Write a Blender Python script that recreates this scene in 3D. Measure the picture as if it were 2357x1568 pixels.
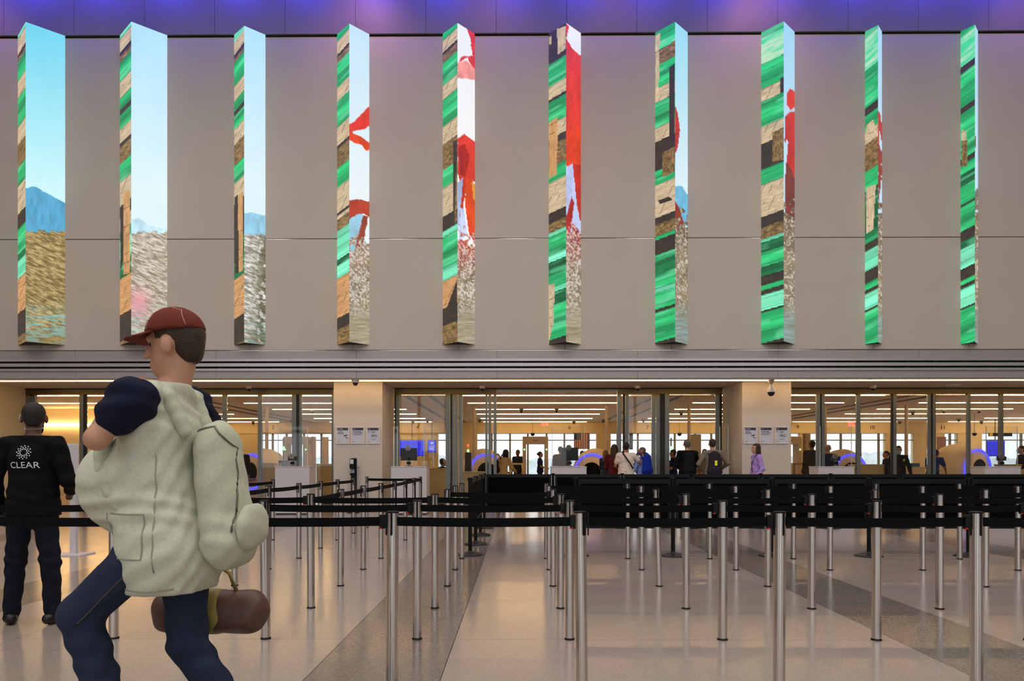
import bpy, bmesh, math, random
import numpy as np
from mathutils import Vector, Matrix
from mathutils.bvhtree import BVHTree

random.seed(7)
rng = np.random.default_rng(7)
for o in list(bpy.data.objects):
    bpy.data.objects.remove(o, do_unlink=True)
scene = bpy.context.scene
COL = scene.collection
PI = math.pi

# ------------------------------------------------------------------ camera
W, H = 2357.0, 1568.0
FPX = 1656.0                  # focal length in pixels
CAMZ = 1.223
HOR = 1066.0                  # horizon row in the photograph
YAW = math.radians(0.5)
cam_d = bpy.data.cameras.new('camera')
cam_d.sensor_fit = 'HORIZONTAL'
cam_d.sensor_width = 36.0
cam_d.lens = 36.0 * FPX / W
cam_d.shift_y = (HOR - H / 2) / W
cam_d.clip_start = 0.05
cam_d.clip_end = 3000
cam = bpy.data.objects.new('camera', cam_d)
cam.location = (0, 0, CAMZ)
cam.rotation_euler = (PI / 2, 0, YAW)
COL.objects.link(cam)
scene.camera = cam

def at(px, py, Y):
    """photo pixel -> world point on the plane y = Y"""
    u = (px - W / 2) / FPX
    v = -(py - HOR) / FPX
    dx = u * math.cos(YAW) - math.sin(YAW)
    dy = u * math.sin(YAW) + math.cos(YAW)
    t = Y / dy
    return Vector((t * dx, Y, CAMZ + t * v))

def X(px, Y):
    return at(px, HOR, Y).x

def Z(py, Y, px=1190):
    return at(px, py, Y).z

def proj(x, y, z):
    """world -> photo pixel (numpy)"""
    c, s = math.cos(YAW), math.sin(YAW)
    u = x * c + y * s
    d = -x * s + y * c
    return W / 2 + FPX * u / d, HOR - FPX * (z - CAMZ) / d

# ------------------------------------------------------------------ view + world
scene.view_settings.view_transform = 'Standard'
scene.view_settings.look = 'None'
scene.view_settings.exposure = 0.0
scene.view_settings.gamma = 1.0
scene.view_settings.use_curve_mapping = False

SKY = 1.6
world = bpy.data.worlds.new('overcast_sky')
scene.world = world
world.use_nodes = True
wn = world.node_tree
wn.nodes.clear()
w_out = wn.nodes.new('ShaderNodeOutputWorld')
w_bg = wn.nodes.new('ShaderNodeBackground')
w_tc = wn.nodes.new('ShaderNodeTexCoord')
w_noise = wn.nodes.new('ShaderNodeTexNoise')
w_map = wn.nodes.new('ShaderNodeMapping')
w_map.inputs['Scale'].default_value = (1.2, 1.2, 7.0)
w_noise.inputs['Scale'].default_value = 2.6
w_noise.inputs['Detail'].default_value = 5
w_ramp = wn.nodes.new('ShaderNodeValToRGB')
w_ramp.color_ramp.elements[0].position = 0.35
w_ramp.color_ramp.elements[0].color = (0.80, 0.88, 0.95, 1)
w_ramp.color_ramp.elements[1].position = 0.62
w_ramp.color_ramp.elements[1].color = (0.98, 0.99, 1.0, 1)
wn.links.new(w_tc.outputs['Generated'], w_map.inputs['Vector'])
wn.links.new(w_map.outputs['Vector'], w_noise.inputs['Vector'])
wn.links.new(w_noise.outputs['Fac'], w_ramp.inputs['Fac'])
wn.links.new(w_ramp.outputs['Color'], w_bg.inputs['Color'])
wn.links.new(w_bg.outputs['Background'], w_out.inputs['Surface'])
w_bg.inputs['Strength'].default_value = SKY

def lamp(name, typ, loc, energy, color, rot=(0, 0, 0), size=1.0, size_y=None, spot=None, blend=0.6, parent=None):
    d = bpy.data.lights.new(name, typ)
    d.energy = energy
    d.color = color
    if typ == 'AREA':
        d.size = size
        if size_y:
            d.shape = 'RECTANGLE'
            d.size_y = size_y
    if typ == 'SPOT':
        d.spot_size = spot
        d.spot_blend = blend
        d.shadow_soft_size = size
    if typ == 'POINT':
        d.shadow_soft_size = size
    o = bpy.data.objects.new(name, d)
    o.location = loc
    o.rotation_euler = rot
    o.parent = parent
    COL.objects.link(o)
    return o

# unseen area lights added high above the queue to brighten the hall
HALL_E = 190
for ix in range(-2, 3):
    for iy in range(3):
        lamp('hall_fill_light', 'AREA', (ix * 6.5, -4 + iy * 6.5, 12.85), HALL_E, (1.0, 0.93, 0.87), (0, 0, 0), 1.6, 1.6)
# blue and magenta wash lights in the ceiling cove above the wall
for i, px in enumerate(range(-260, 2700, 160)):
    lamp('blue_cove_lamp', 'AREA', (X(px, 17.1), 16.55, 12.86), 20, (0.05, 0.05, 1.0), (math.radians(28), 0, 0), 0.9, 0.16)
for px, e in ((-60, 40), (840, 75), (1130, 25), (1420, 18), (1745, 70), (2380, 35)):
    lamp('rose_wash_lamp', 'SPOT', (X(px, 17.1), 15.6, 12.8), e, (1.0, 0.42, 0.62), (math.radians(42), 0, 0), 0.15, spot=math.radians(95), blend=1.0)

# ------------------------------------------------------------------ colour + materials
def lin(c):
    return c / 12.92 if c <= 0.04045 else ((c + 0.055) / 1.055) ** 2.4

def C(r, g, b):
    return (lin(r / 255), lin(g / 255), lin(b / 255))

MATS = {}
def mat(name, col, rough=0.6, metal=0.0, emit=0.0, ecol=None, noise=0.0, nscale=20.0, bump=0.0, bscale=60.0, spec=0.5, stretch=None, alpha=None, coat=0.0, aniso=0.0):
    if name in MATS:
        return MATS[name]
    m = bpy.data.materials.new(name)
    m.use_nodes = True
    nt = m.node_tree
    b = nt.nodes['Principled BSDF']
    b.inputs['Base Color'].default_value = (*col, 1)
    b.inputs['Roughness'].default_value = rough
    b.inputs['Metallic'].default_value = metal
    b.inputs['Specular IOR Level'].default_value = spec
    b.inputs['Coat Weight'].default_value = coat
    b.inputs['Anisotropic'].default_value = aniso
    if emit:
        b.inputs['Emission Color'].default_value = (*(ecol or col), 1)
        b.inputs['Emission Strength'].default_value = emit
    vec = None
    if noise or bump:
        tc = nt.nodes.new('ShaderNodeTexCoord')
        vec = tc.outputs['Object']
        if stretch:
            mp = nt.nodes.new('ShaderNodeMapping')
            mp.inputs['Scale'].default_value = stretch
            nt.links.new(vec, mp.inputs['Vector'])
            vec = mp.outputs['Vector']
    if noise:
        n = nt.nodes.new('ShaderNodeTexNoise')
        n.inputs['Scale'].default_value = nscale
        n.inputs['Detail'].default_value = 4
        nt.links.new(vec, n.inputs['Vector'])
        r = nt.nodes.new('ShaderNodeValToRGB')
        r.color_ramp.elements[0].position = 0.3
        r.color_ramp.elements[1].position = 0.7
        r.color_ramp.elements[0].color = (*[max(0, c * (1 - noise)) for c in col], 1)
        r.color_ramp.elements[1].color = (*[min(1, c * (1 + noise)) for c in col], 1)
        nt.links.new(n.outputs['Fac'], r.inputs['Fac'])
        nt.links.new(r.outputs['Color'], b.inputs['Base Color'])
    if bump:
        n2 = nt.nodes.new('ShaderNodeTexNoise')
        n2.inputs['Scale'].default_value = bscale
        nt.links.new(vec, n2.inputs['Vector'])
        bp = nt.nodes.new('ShaderNodeBump')
        bp.inputs['Strength'].default_value = bump
        bp.inputs['Distance'].default_value = 0.01
        nt.links.new(n2.outputs['Fac'], bp.inputs['Height'])
        nt.links.new(bp.outputs['Normal'], b.inputs['Normal'])
    MATS[name] = m
    return m

def glass_mat(name, tint=(0.965, 0.975, 0.975), refl=1.0):
    if name in MATS:
        return MATS[name]
    m = bpy.data.materials.new(name)
    m.use_nodes = True
    nt = m.node_tree
    nt.nodes.clear()
    out = nt.nodes.new('ShaderNodeOutputMaterial')
    mix = nt.nodes.new('ShaderNodeMixShader')
    tr = nt.nodes.new('ShaderNodeBsdfTransparent')
    gl = nt.nodes.new('ShaderNodeBsdfGlossy')
    fr = nt.nodes.new('ShaderNodeFresnel')
    fr.inputs['IOR'].default_value = 1.45
    mul = nt.nodes.new('ShaderNodeMath')
    mul.operation = 'MULTIPLY'
    mul.inputs[1].default_value = refl
    tr.inputs['Color'].default_value = (*tint, 1)
    gl.inputs['Roughness'].default_value = 0.02
    nt.links.new(fr.outputs['Fac'], mul.inputs[0])
    nt.links.new(mul.outputs[0], mix.inputs['Fac'])
    nt.links.new(tr.outputs[0], mix.inputs[1])
    nt.links.new(gl.outputs[0], mix.inputs[2])
    nt.links.new(mix.outputs[0], out.inputs['Surface'])
    MATS[name] = m
    return m

def painted_mat(name, emit=0.0, rough=0.5):
    """surface whose print or picture is held in the colour attribute 'print'"""
    if name in MATS:
        return MATS[name]
    m = bpy.data.materials.new(name)
    m.use_nodes = True
    nt = m.node_tree
    b = nt.nodes['Principled BSDF']
    a = nt.nodes.new('ShaderNodeVertexColor')
    a.layer_name = 'print'
    b.inputs['Roughness'].default_value = rough
    if emit:
        b.inputs['Base Color'].default_value = (0.01, 0.01, 0.01, 1)
        nt.links.new(a.outputs['Color'], b.inputs['Emission Color'])
        b.inputs['Emission Strength'].default_value = emit
    else:
        nt.links.new(a.outputs['Color'], b.inputs['Base Color'])
    MATS[name] = m
    return m

def terrazzo(name, base, chip_l, chip_d, scale):
    m = bpy.data.materials.new(name)
    m.use_nodes = True
    nt = m.node_tree
    b = nt.nodes['Principled BSDF']
    tc = nt.nodes.new('ShaderNodeTexCoord')
    geo = nt.nodes.new('ShaderNodeNewGeometry')
    vo = nt.nodes.new('ShaderNodeTexVoronoi')
    vo.inputs['Scale'].default_value = scale
    nt.links.new(geo.outputs['Position'], vo.inputs['Vector'])
    r = nt.nodes.new('ShaderNodeValToRGB')
    r.color_ramp.interpolation = 'CONSTANT'
    e = r.color_ramp.elements
    e[0].position = 0.0; e[0].color = (*base, 1)
    e[1].position = 0.72; e[1].color = (*chip_l, 1)
    q = e.new(0.86); q.color = (*chip_d, 1)
    q = e.new(0.93); q.color = (*base, 1)
    sep = nt.nodes.new('ShaderNodeSeparateColor')
    nt.links.new(vo.outputs['Color'], sep.inputs['Color'])
    nt.links.new(sep.outputs['Red'], r.inputs['Fac'])
    n = nt.nodes.new('ShaderNodeTexNoise')
    n.inputs['Scale'].default_value = 0.8
    nt.links.new(geo.outputs['Position'], n.inputs['Vector'])
    mx = nt.nodes.new('ShaderNodeMix')
    mx.data_type = 'RGBA'
    mx.blend_type = 'MULTIPLY'
    mx.inputs['Factor'].default_value = 0.12
    nt.links.new(r.outputs['Color'], mx.inputs['A'])
    nt.links.new(n.outputs['Color'], mx.inputs['B'])
    nt.links.new(mx.outputs['Result'], b.inputs['Base Color'])
    b.inputs['Roughness'].default_value = 0.17
    b.inputs['Specular IOR Level'].default_value = 0.55
    MATS[name] = m
    return m

M_wall = mat('wall_panel_paint', C(198, 187, 176), 0.55, noise=0.02, nscale=1.5)
M_upper = mat('upper_wall_paint', C(142, 132, 136), 0.5, noise=0.03, nscale=0.7)
M_fascia = mat('fascia_metal_panel', C(172, 164, 163), 0.45, 0.2)
M_black = mat('black_recess', C(10, 9, 10), 0.9)
M_alu = mat('satin_aluminium', C(200, 194, 196), 0.3, 0.45)
M_mirror = mat('polished_trim', C(190, 180, 170), 0.12, 1.0)
M_soffit = mat('soffit_paint', C(205, 186, 160), 0.7)
M_stone = mat('pillar_stone', C(203, 193, 183), 0.6, noise=0.035, nscale=2.2)
M_bronze = mat('bronze_header', C(94, 82, 60), 0.32, 0.7)
M_stile = mat('steel_stile', C(124, 130, 128), 0.35, 0.45)
M_stile_d = mat('dark_gasket', C(24, 24, 24), 0.5)
M_glass = glass_mat('clear_glass')
M_acrylic = glass_mat('acrylic_shield', (0.95, 0.96, 0.96), 0.8)
M_steel = mat('brushed_steel', C(214, 208, 202), 0.17, 1.0, noise=0.05, nscale=9, stretch=(40, 40, 0.6))
M_blackp = mat('black_plastic', C(8, 9, 11), 0.45, spec=0.25)
M_belt = mat('black_belt_webbing', C(5, 8, 10), 0.8, bump=0.2, bscale=400, spec=0.15)
M_red = mat('red_tab', C(190, 20, 40), 0.4)
M_panel = mat('black_barrier_fabric', C(3, 4, 5), 0.85, spec=0.08)
M_pframe = mat('navy_barrier_frame', C(12, 19, 27), 0.5, spec=0.25)
M_cream = mat('cream_wall', C(215, 196, 156), 0.7, noise=0.02)
M_ceil = mat('checkpoint_ceiling', C(238, 222, 196), 0.75)
M_white = mat('white_laminate', C(206, 200, 202), 0.4)
M_warm = mat('warm_led', (1.0, 0.80, 0.52), 0.5, emit=26.0, ecol=(1.0, 0.64, 0.28))
M_warm2 = mat('warm_led_cove', (1.0, 0.80, 0.52), 0.5, emit=20.0, ecol=(1.0, 0.65, 0.29))
M_screen = painted_mat('led_screen', emit=1.0)
M_print = painted_mat('printed_sheet', rough=0.45)
M_steelmull = mat('window_mullion', C(120, 118, 108), 0.5, 0.3)

# ------------------------------------------------------------------ object helpers
def newmesh(name, verts, faces, material=None, smooth=False):
    me = bpy.data.meshes.new(name)
    me.from_pydata([tuple(v) for v in verts], [], [tuple(f) for f in faces])
    if material:
        me.materials.append(material)
    if smooth:
        me.polygons.foreach_set('use_smooth', [True] * len(me.polygons))
    me.update()
    return me

def link(name, me, parent=None, loc=(0, 0, 0), rot=(0, 0, 0), kind=None):
    o = bpy.data.objects.new(name, me)
    o.location = loc
    o.rotation_euler = rot
    o.parent = parent
    if kind:
        o['kind'] = kind
    COL.objects.link(o)
    return o

def tag(o, label, cat, group=None):
    o['label'] = label
    o['category'] = cat
    if group:
        o['group'] = group
    return o

def empty(name, loc=(0, 0, 0), rz=0.0, label=None, cat=None, group=None, kind=None):
    o = bpy.data.objects.new(name, None)
    o.empty_display_size = 0.1
    o.location = loc
    o.rotation_euler = (0, 0, rz)
    if label:
        tag(o, label, cat, group)
    if kind:
        o['kind'] = kind
    COL.objects.link(o)
    return o

BOXC = {}
def box_mesh(dx, dy, dz, material, bevel=0.0):
    key = (round(dx, 4), round(dy, 4), round(dz, 4), material.name, bevel)
    if key in BOXC:
        return BOXC[key]
    bm = bmesh.new()
    bmesh.ops.create_cube(bm, size=1.0)
    for v in bm.verts:
        v.co.x *= dx; v.co.y *= dy; v.co.z *= dz
    if bevel:
        bmesh.ops.bevel(bm, geom=bm.edges[:], offset=bevel, segments=2, affect='EDGES', profile=0.6)
    me = bpy.data.meshes.new('box_shape')
    bm.to_mesh(me)
    bm.free()
    me.materials.append(material)
    BOXC[key] = me
    return me

def box(name, p0, p1, material, parent=None, bevel=0.0, kind=None, origin=(0, 0, 0), rot=(0, 0, 0)):
    """box between two corners (world, or relative to parent)"""
    c = [(a + b) / 2 for a, b in zip(p0, p1)]
    d = [abs(b - a) for a, b in zip(p0, p1)]
    return link(name, box_mesh(*d, material, bevel), parent, c, rot, kind)

def wbox(name, p0, p1, material, parent, bevel=0.0):
    """box given in world coordinates under an unrotated top-level parent"""
    o = box(name, p0, p1, material, parent, bevel)
    o.location = o.location - parent.location
    return o

def lathe_mesh(profile, material, seg=24, smooth=True, axis='z'):
    """closed profile [(r,z)...] revolved about z"""
    vs, fs = [], []
    n = len(profile)
    for i in range(seg):
        a = 2 * PI * i / seg
        for r, z in profile:
            vs.append((r * math.cos(a), r * math.sin(a), z))
    for i in range(seg):
        j = (i + 1) % seg
        for k in range(n - 1):
            fs.append((i * n + k, j * n + k, j * n + k + 1, i * n + k + 1))
    if profile[0][0] > 1e-6:
        fs.append([i * n for i in range(seg)][::-1])
    if profile[-1][0] > 1e-6:
        fs.append([i * n + n - 1 for i in range(seg)])
    if axis == 'y':
        vs = [(x, -z, y) for x, y, z in vs]      # revolve axis points to -y
    me = newmesh('lathe_shape', vs, fs, material)
    if profile[0][0] <= 1e-6 or profile[-1][0] <= 1e-6:
        bm = bmesh.new(); bm.from_mesh(me)
        bmesh.ops.remove_doubles(bm, verts=bm.verts, dist=1e-6)
        bm.to_mesh(me); bm.free()
    if smooth:
        me.polygons.foreach_set('use_smooth', [len(p.vertices) <= 4 for p in me.polygons])
        try:
            me.set_sharp_from_angle(angle=math.radians(40))
        except Exception:
            pass
    return me

def tube_mesh(pts, r, material, seg=8, closed=False):
    pts = [Vector(p) for p in pts]
    n = len(pts)
    vs, fs = [], []
    for i, p in enumerate(pts):
        a = pts[(i - 1) % n] if (closed or i > 0) else pts[i]
        b = pts[(i + 1) % n] if (closed or i < n - 1) else pts[i]
        t = (b - a).normalized()
        up = Vector((0, 0, 1)) if abs(t.z) < 0.9 else Vector((1, 0, 0))
        s = t.cross(up).normalized()
        u = s.cross(t)
        rr = r[i] if isinstance(r, (list, tuple)) else r
        for k in range(seg):
            an = 2 * PI * k / seg
            vs.append(p + s * rr * math.cos(an) + u * rr * math.sin(an))
    m = n if closed else n - 1
    for i in range(m):
        j = (i + 1) % n
        for k in range(seg):
            l = (k + 1) % seg
            fs.append((i * seg + k, i * seg + l, j * seg + l, j * seg + k))
    if not closed:
        fs.append(list(range(seg))[::-1])
        fs.append([(n - 1) * seg + k for k in range(seg)])
    return newmesh('tube_shape', vs, fs, material, smooth=True)

def grid_print(name, P, nu, nv, paint, material, parent=None, thick=0.0, kind=None):
    """quad grid P(u,v)->xyz (arrays), coloured per vertex by paint(u,v,x,y,z) in sRGB 0..1"""
    u, v = np.meshgrid(np.linspace(0, 1, nu), np.linspace(0, 1, nv))
    x, y, z = P(u, v)
    col = np.clip(paint(u, v, x, y, z), 0, 1)
    col = np.where(col <= 0.04045, col / 12.92, ((col + 0.055) / 1.055) ** 2.4)
    vs = np.stack([x.ravel(), y.ravel(), z.ravel()], 1)
    i = (np.arange(nv - 1)[:, None] * nu + np.arange(nu - 1)[None, :]).ravel()
    fs = np.stack([i, i + 1, i + nu + 1, i + nu], 1)
    me = bpy.data.meshes.new(name)
    me.from_pydata(vs.tolist(), [], fs.tolist())
    a = me.color_attributes.new('print', 'FLOAT_COLOR', 'POINT')
    rgba = np.ones((nu * nv, 4), dtype=np.float32)
    rgba[:, :3] = col.reshape(-1, 3)
    a.data.foreach_set('color', rgba.ravel())
    me.materials.append(material)
    me.update()
    return link(name, me, parent, kind=kind)

def text_mesh(body, size, material, depth=0.004, align='CENTER'):
    cu = bpy.data.curves.new('lettering', 'FONT')
    cu.body = body
    cu.size = size
    cu.extrude = depth
    cu.align_x = align
    cu.align_y = 'CENTER'
    o = bpy.data.objects.new('lettering_tmp', cu)
    COL.objects.link(o)
    dg = bpy.context.evaluated_depsgraph_get()
    me = bpy.data.meshes.new_from_object(o.evaluated_get(dg))
    bpy.data.objects.remove(o)
    bpy.data.curves.remove(cu)
    me.materials.clear()
    me.materials.append(material)
    return me

ORD = ['', 'first', 'second', 'third', 'fourth', 'fifth', 'sixth', 'seventh', 'eighth', 'ninth', 'tenth', 'eleventh', 'twelfth', 'thirteenth', 'fourteenth', 'fifteenth', 'sixteenth', 'seventeenth', 'eighteenth', 'nineteenth', 'twentieth']
# ================================================================== SETTING
YW = 17.1      # front plane of the tall wall and fascia
YP = 17.75     # pillar fronts
YG = 19.2      # sliding glass doors
YB = 36.1      # far bulkhead above the windows
ZS = 3.22      # soffit height
ZC = 3.25      # checkpoint ceiling height
XL, XR = -21.0, 21.0

# ---- floor: terrazzo slabs with recessed joints
M_ter = terrazzo('terrazzo_light', C(165, 151, 141), C(175, 162, 152), C(146, 132, 122), 190)
M_terd = terrazzo('terrazzo_grey_strip', C(122, 111, 103), C(146, 135, 127), C(105, 95, 89), 130)
floor = box('floor', (XL - 4, -10.5, -0.30), (XR + 4, YB + 1.0, -0.028), mat('floor_screed', C(92, 84, 78), 0.8), kind='structure')
floor['label'] = 'polished terrazzo floor with darker grey strips'
xs = [-25, -20.2, -16.4, -12.6, -11.85, -8.8, -8.05, -5.77, -5.01, -4.25, -3.5, -1.21, -0.44, 2.6, 3.345, 5.6, 6.4, 7.15, 10.2, 10.95, 14.0, 18.0, 25]
dark_x = {(-12.6, -11.85), (-8.8, -8.05), (-5.01, -4.25), (-1.21, -0.44), (2.6, 3.345), (6.4, 7.15), (10.2, 10.95)}
ys = [-10.5, -6.5, -2.5, 0.4, 3.55, 4.98, 6.41, 9.04, 11.7, 14.4, 17.2, 19.2, 23.0, 27.0, 31.0, 36.0]
J = 0.0022
for i in range(len(xs) - 1):
    for j in range(len(ys) - 1):
        d = (xs[i], xs[i + 1]) in dark_x
        wbox('floor_slab', (xs[i] + J, ys[j] + J, -0.028), (xs[i + 1] - J, ys[j + 1] - J, 0.0), M_terd if d else M_ter, floor)

# ---- tall panelled wall
zt = Z(80, YW)            # black reveal
zm = Z(548.5, YW)
zb = Z(806, YW)
wall = box('wall_front', (XL, YW + 0.05, 3.24), (XR, YW + 0.35, 13.0), M_black, kind='structure')
wall['label'] = 'tall grey panelled wall above the checkpoint entrance'
FINS = [  # left back x, apex x, right back x, protrusion
    (41, 59, 150, .55), (276, 302, 385, .54), (539, 562, 611, .36), (776, 804, 850, .42), (1019, 1053, 1093, .42),
    (1263, 1303, 1337, .40), (1508, 1554, 1583, .42), (1752, 1804, 1829, .42), (1991, 2021, 2030, .26), (2211, 2244, 2251, .26)]
edges = [XL] + [X(-400, YW), X(-160, YW)] + [X((a + c) / 2, YW) for a, b, c, d in FINS] + [X(2470, YW), X(2710, YW)] + [XR]
for i in range(len(edges) - 1):
    a, b = edges[i] + 0.004, edges[i + 1] - 0.004
    wbox('wall_panel', (a, YW, zm + 0.011), (b, YW + 0.05, zt - 0.03), M_wall, wall)
    wbox('wall_panel', (a, YW, zb + 0.012), (b, YW + 0.05, zm - 0.011), M_wall, wall)
wbox('reveal_strip', (XL, YW + 0.03, zm - 0.011), (XR, YW + 0.05, zm + 0.011), M_mirror, wall)
wbox('reveal_strip', (XL, YW + 0.03, zb - 0.012), (XR, YW + 0.05, zb + 0.012), M_mirror, wall)
# upper band
px = 172 - 161.7 * 6
while px < 2357 + 161.7 * 6:
    wbox('upper_wall_panel', (X(px, YW) + 0.004, YW - 0.03, zt + 0.03), (X(px + 161.7, YW) - 0.004, YW + 0.05, 12.98), M_upper, wall)
    px += 161.7
wbox('shadow_gap', (XL, YW + 0.02, zt - 0.03), (XR, YW + 0.05, zt + 0.03), M_black, wall)

# ---- fascia with linear slot diffusers
fasc = empty('trim_1', (0, YW, 3.5), kind='structure')
fasc['label'] = 'grey fascia band with twin linear air slots'
def frel(name, x0, y0, z0, x1, y1, z1, m):
    return box(name, (x0, y0 - YW, z0 - 3.5), (x1, y1 - YW, z1 - 3.5), m, fasc)
z_a, z_b, z_c, z_d = Z(826, YW), Z(853.5, YW), Z(872, YW), zb - 0.012
px = 173.5 - 323.5 * 4
while px < 2357 + 323.5 * 4:
    a, b = X(px, YW) + 0.003, X(px + 323.5, YW) - 0.003
    frel('fascia_panel', a, YW + 0.0, z_a, b, YW + 0.05, z_d, M_fascia)
    frel('fascia_panel', a, YW + 0.0, z_c, b, YW + 0.05, z_b, M_fascia)
    px += 323.5
frel('slot_recess', XL, YW + 0.10, z_b, XR, YW + 0.16, z_a, M_black)
for y0, y1 in ((826, 831.3), (836, 843.3), (848.3, 853.5)):
    frel('slot_bar', XL, YW - 0.035, Z(y1, YW), XR, YW + 0.10, Z(y0, YW), M_alu)
px = -640
k = 0
while px < 3000:
    for dd in ((0, 5.5) if k % 3 == 0 else (0,)):
        for y0, y1 in ((831.3, 836), (843.3, 848.3)):
            xx = X(px + dd, YW)
            frel('slot_spacer', xx - 0.012, YW + 0.03, Z(y1, YW), xx + 0.012, YW + 0.08, Z(y0, YW), mat('slot_spacer_grey', C(60, 58, 58), 0.6))
    px += 63.5
    k += 1

# ---- soffit
sof = box('soffit', (XL, YW + 0.0, ZS), (XR, YG + 0.4, ZS + 0.018), M_soffit, kind='structure')
sof['label'] = 'cream soffit over the glass doors'
cl = box('soffit_light', (XL, YW + 0.25, ZS - 0.018), (XR, YW + 0.29, ZS), M_warm2)
tag(cl, 'continuous warm white light line along the soffit edge', 'light')

# ---- pillars
def pillar(name, px0, px1, label):
    x0, x1 = X(px0, YP), X(px1, YP)
    p = box(name, (x0, YP, 0), (x1, YG + 0.25, ZS), M_stone, bevel=0.004, kind='structure')
    p['label'] = label
    return x0, x1
P1 = pillar('wall_pillar_1', 768, 880, 'beige stone pillar with hand sanitiser stand')
P2 = pillar('wall_pillar_2', 1708, 1821, 'beige stone pillar behind the woman in lilac')
pl = box('wall_left', (X(-190, YP), YP, 0), (X(62, YG), YG + 0.25, ZS), M_cream, kind='structure')
pl['label'] = 'cream wall return at the left end'

# ---- sliding glass door fronts
ZH0, ZH1 = Z(907.5, YG), ZS
def bay(name, label, px0, px1, stiles, panes, header=True, openings=()):
    b = empty(name, (0, YG, 0), kind='structure')
    b['label'] = label
    x0, x1 = X(px0, YG), X(px1, YG)
    if not openings:
        box('header', (x0, -0.05, ZH0), (x1, 0.12, ZH1 - 0.035), M_bronze, b)
        box('head_track', (x0, -0.08, ZH1 - 0.035), (x1, 0.14, ZH1), M_stile_d, b)
    else:
        oa, ob = X(openings[0], YG), X(openings[1], YG)
        box('header', (x0, -0.05, ZH0), (oa, 0.12, ZH1 - 0.035), M_bronze, b)
        box('header', (ob, -0.05, ZH0), (x1, 0.12, ZH1 - 0.035), M_bronze, b)
        box('head_track', (x0, -0.08, ZH1 - 0.035), (x1, 0.14, ZH1), M_stile_d, b)
        box('door_rail', (oa, -0.04, ZH1 - 0.075), (ob, 0.10, ZH1 - 0.035), M_stile, b)
    for a, c, kind, dy in stiles:
        m = M_stile if kind == 's' else M_stile_d
        top = ZH0 + (0.14 if kind == 'd' else 0.0)
        box('stile', (X(a, YG), -0.045 + dy, 0), (X(c, YG), 0.02 + dy, top), m, b)
        if kind == 's':
            box('stile_cap', (X(a, YG), -0.05 + dy, ZH0 - 0.045), (X(c, YG), 0.022 + dy, ZH0), mat('brass_cap', C(120, 100, 50), 0.3, 0.8), b)
    for a, c, dy in panes:
        xa, xc = X(a, YG), X(c, YG)
        box('pane', (xa, -0.006 + dy, 0.1), (xc, 0.006 + dy, ZH0), M_glass, b)
        box('bottom_rail', (xa, -0.03 + dy, 0.0), (xc, 0.03 + dy, 0.10), M_stile, b)
    return b
bay('door_1', 'bronze framed glass doors left of the sanitiser pillar', 62, 768,
    [(62, 72, 's', 0), (72, 81, 's', .06), (185, 194, 's', 0), (194, 200, 'd', 0), (268, 277, 's', 0), (350, 360, 's', 0), (432, 441, 's', .05), (513, 523, 's', 0), (593, 603, 's', .05), (673, 683, 's', 0), (683, 688, 'd', .02), (688, 694, 's', .05), (764, 768, 's', 0)],
    [(81, 185, 0), (200, 268, .03), (277, 350, 0), (360, 432, .03), (441, 513, 0), (523, 593, .03), (603, 673, 0), (694, 764, .03)])
bay('door_2', 'wide open bronze framed glass doors in the middle', 909, 1661,
    [(909, 912, 'd', 0), (912, 920, 's', 0), (1026, 1036, 's', 0), (1037, 1041, 'd', 0), (1041, 1046, 's', .03), (1047, 1054, 's', .06), (1057, 1064, 's', .09), (1117, 1122, 's', .09), (1124, 1131, 's', .06), (1136, 1143, 's', .03),
     (1421, 1430, 's', .03), (1434, 1439, 'd', .05), (1440, 1448, 's', .08), (1501, 1510, 's', .09), (1511, 1520, 's', .06), (1520, 1530, 'd', 0), (1530, 1540, 's', 0), (1646, 1655, 's', 0), (1655, 1661, 'd', 0)],
    [(920, 1026, 0), (1064, 1117, .09), (1448, 1501, .09), (1540, 1646, 0)], openings=(1143, 1421))
bay('door_3', 'bronze framed glass doors right of the second pillar', 1821, 2520,
    [(1878, 1886, 's', 0), (1886, 1890, 'd', 0), (1890, 1898, 's', .03), (1970, 1979, 's', 0), (2050, 2054, 'd', 0), (2054, 2063, 's', .03), (2135, 2143, 's', .03), (2143, 2145, 'd', 0), (2145, 2152, 's', .0), (2224, 2232, 's', 0), (2300, 2309, 's', .03), (2390, 2400, 's', 0)],
    [(1821, 1878, 0), (1898, 1970, .03), (1979, 2050, 0), (2063, 2135, .03), (2152, 2224, 0), (2232, 2300, .03), (2309, 2390, 0)])
fill = box('wall_right', (X(2520, YG), YG, 0), (XR, YG + 0.2, ZS), M_cream, kind='structure')

# ---- checkpoint room shell
ceil = box('ceiling', (XL - 4, YG + 0.4, ZC), (XR + 6, YB + 0.4, ZC + 0.15), M_ceil, kind='structure')
bulk = box('wall_bulkhead', (XL - 4, YB, Z(998, YB)), (XR + 6, YB + 0.35, ZC), M_cream, kind='structure')
bulk['label'] = 'cream bulkhead carrying the lane numbers'
wsl = box('wall_side_left', (XL - 4, YG + 0.4, 0), (XL - 3.8, YB, ZC), M_cream, kind='structure')
wsr = box('wall_side_right', (XR + 5.8, YG + 0.4, 0), (XR + 6, YB, ZC), M_cream, kind='structure')
# lit cove wall at the far left end of the lanes
cv = box('wall_cove_left', (X(95, 27), 26.6, 0), (X(470, 27), 26.8, ZC), M_cream, kind='structure')
cvl = box('cove_light', (X(110, 27), 26.5, 2.62), (X(440, 27), 26.6, 2.66), M_warm)
tag(cvl, 'warm light line high on the left cream wall', 'light')

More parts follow.
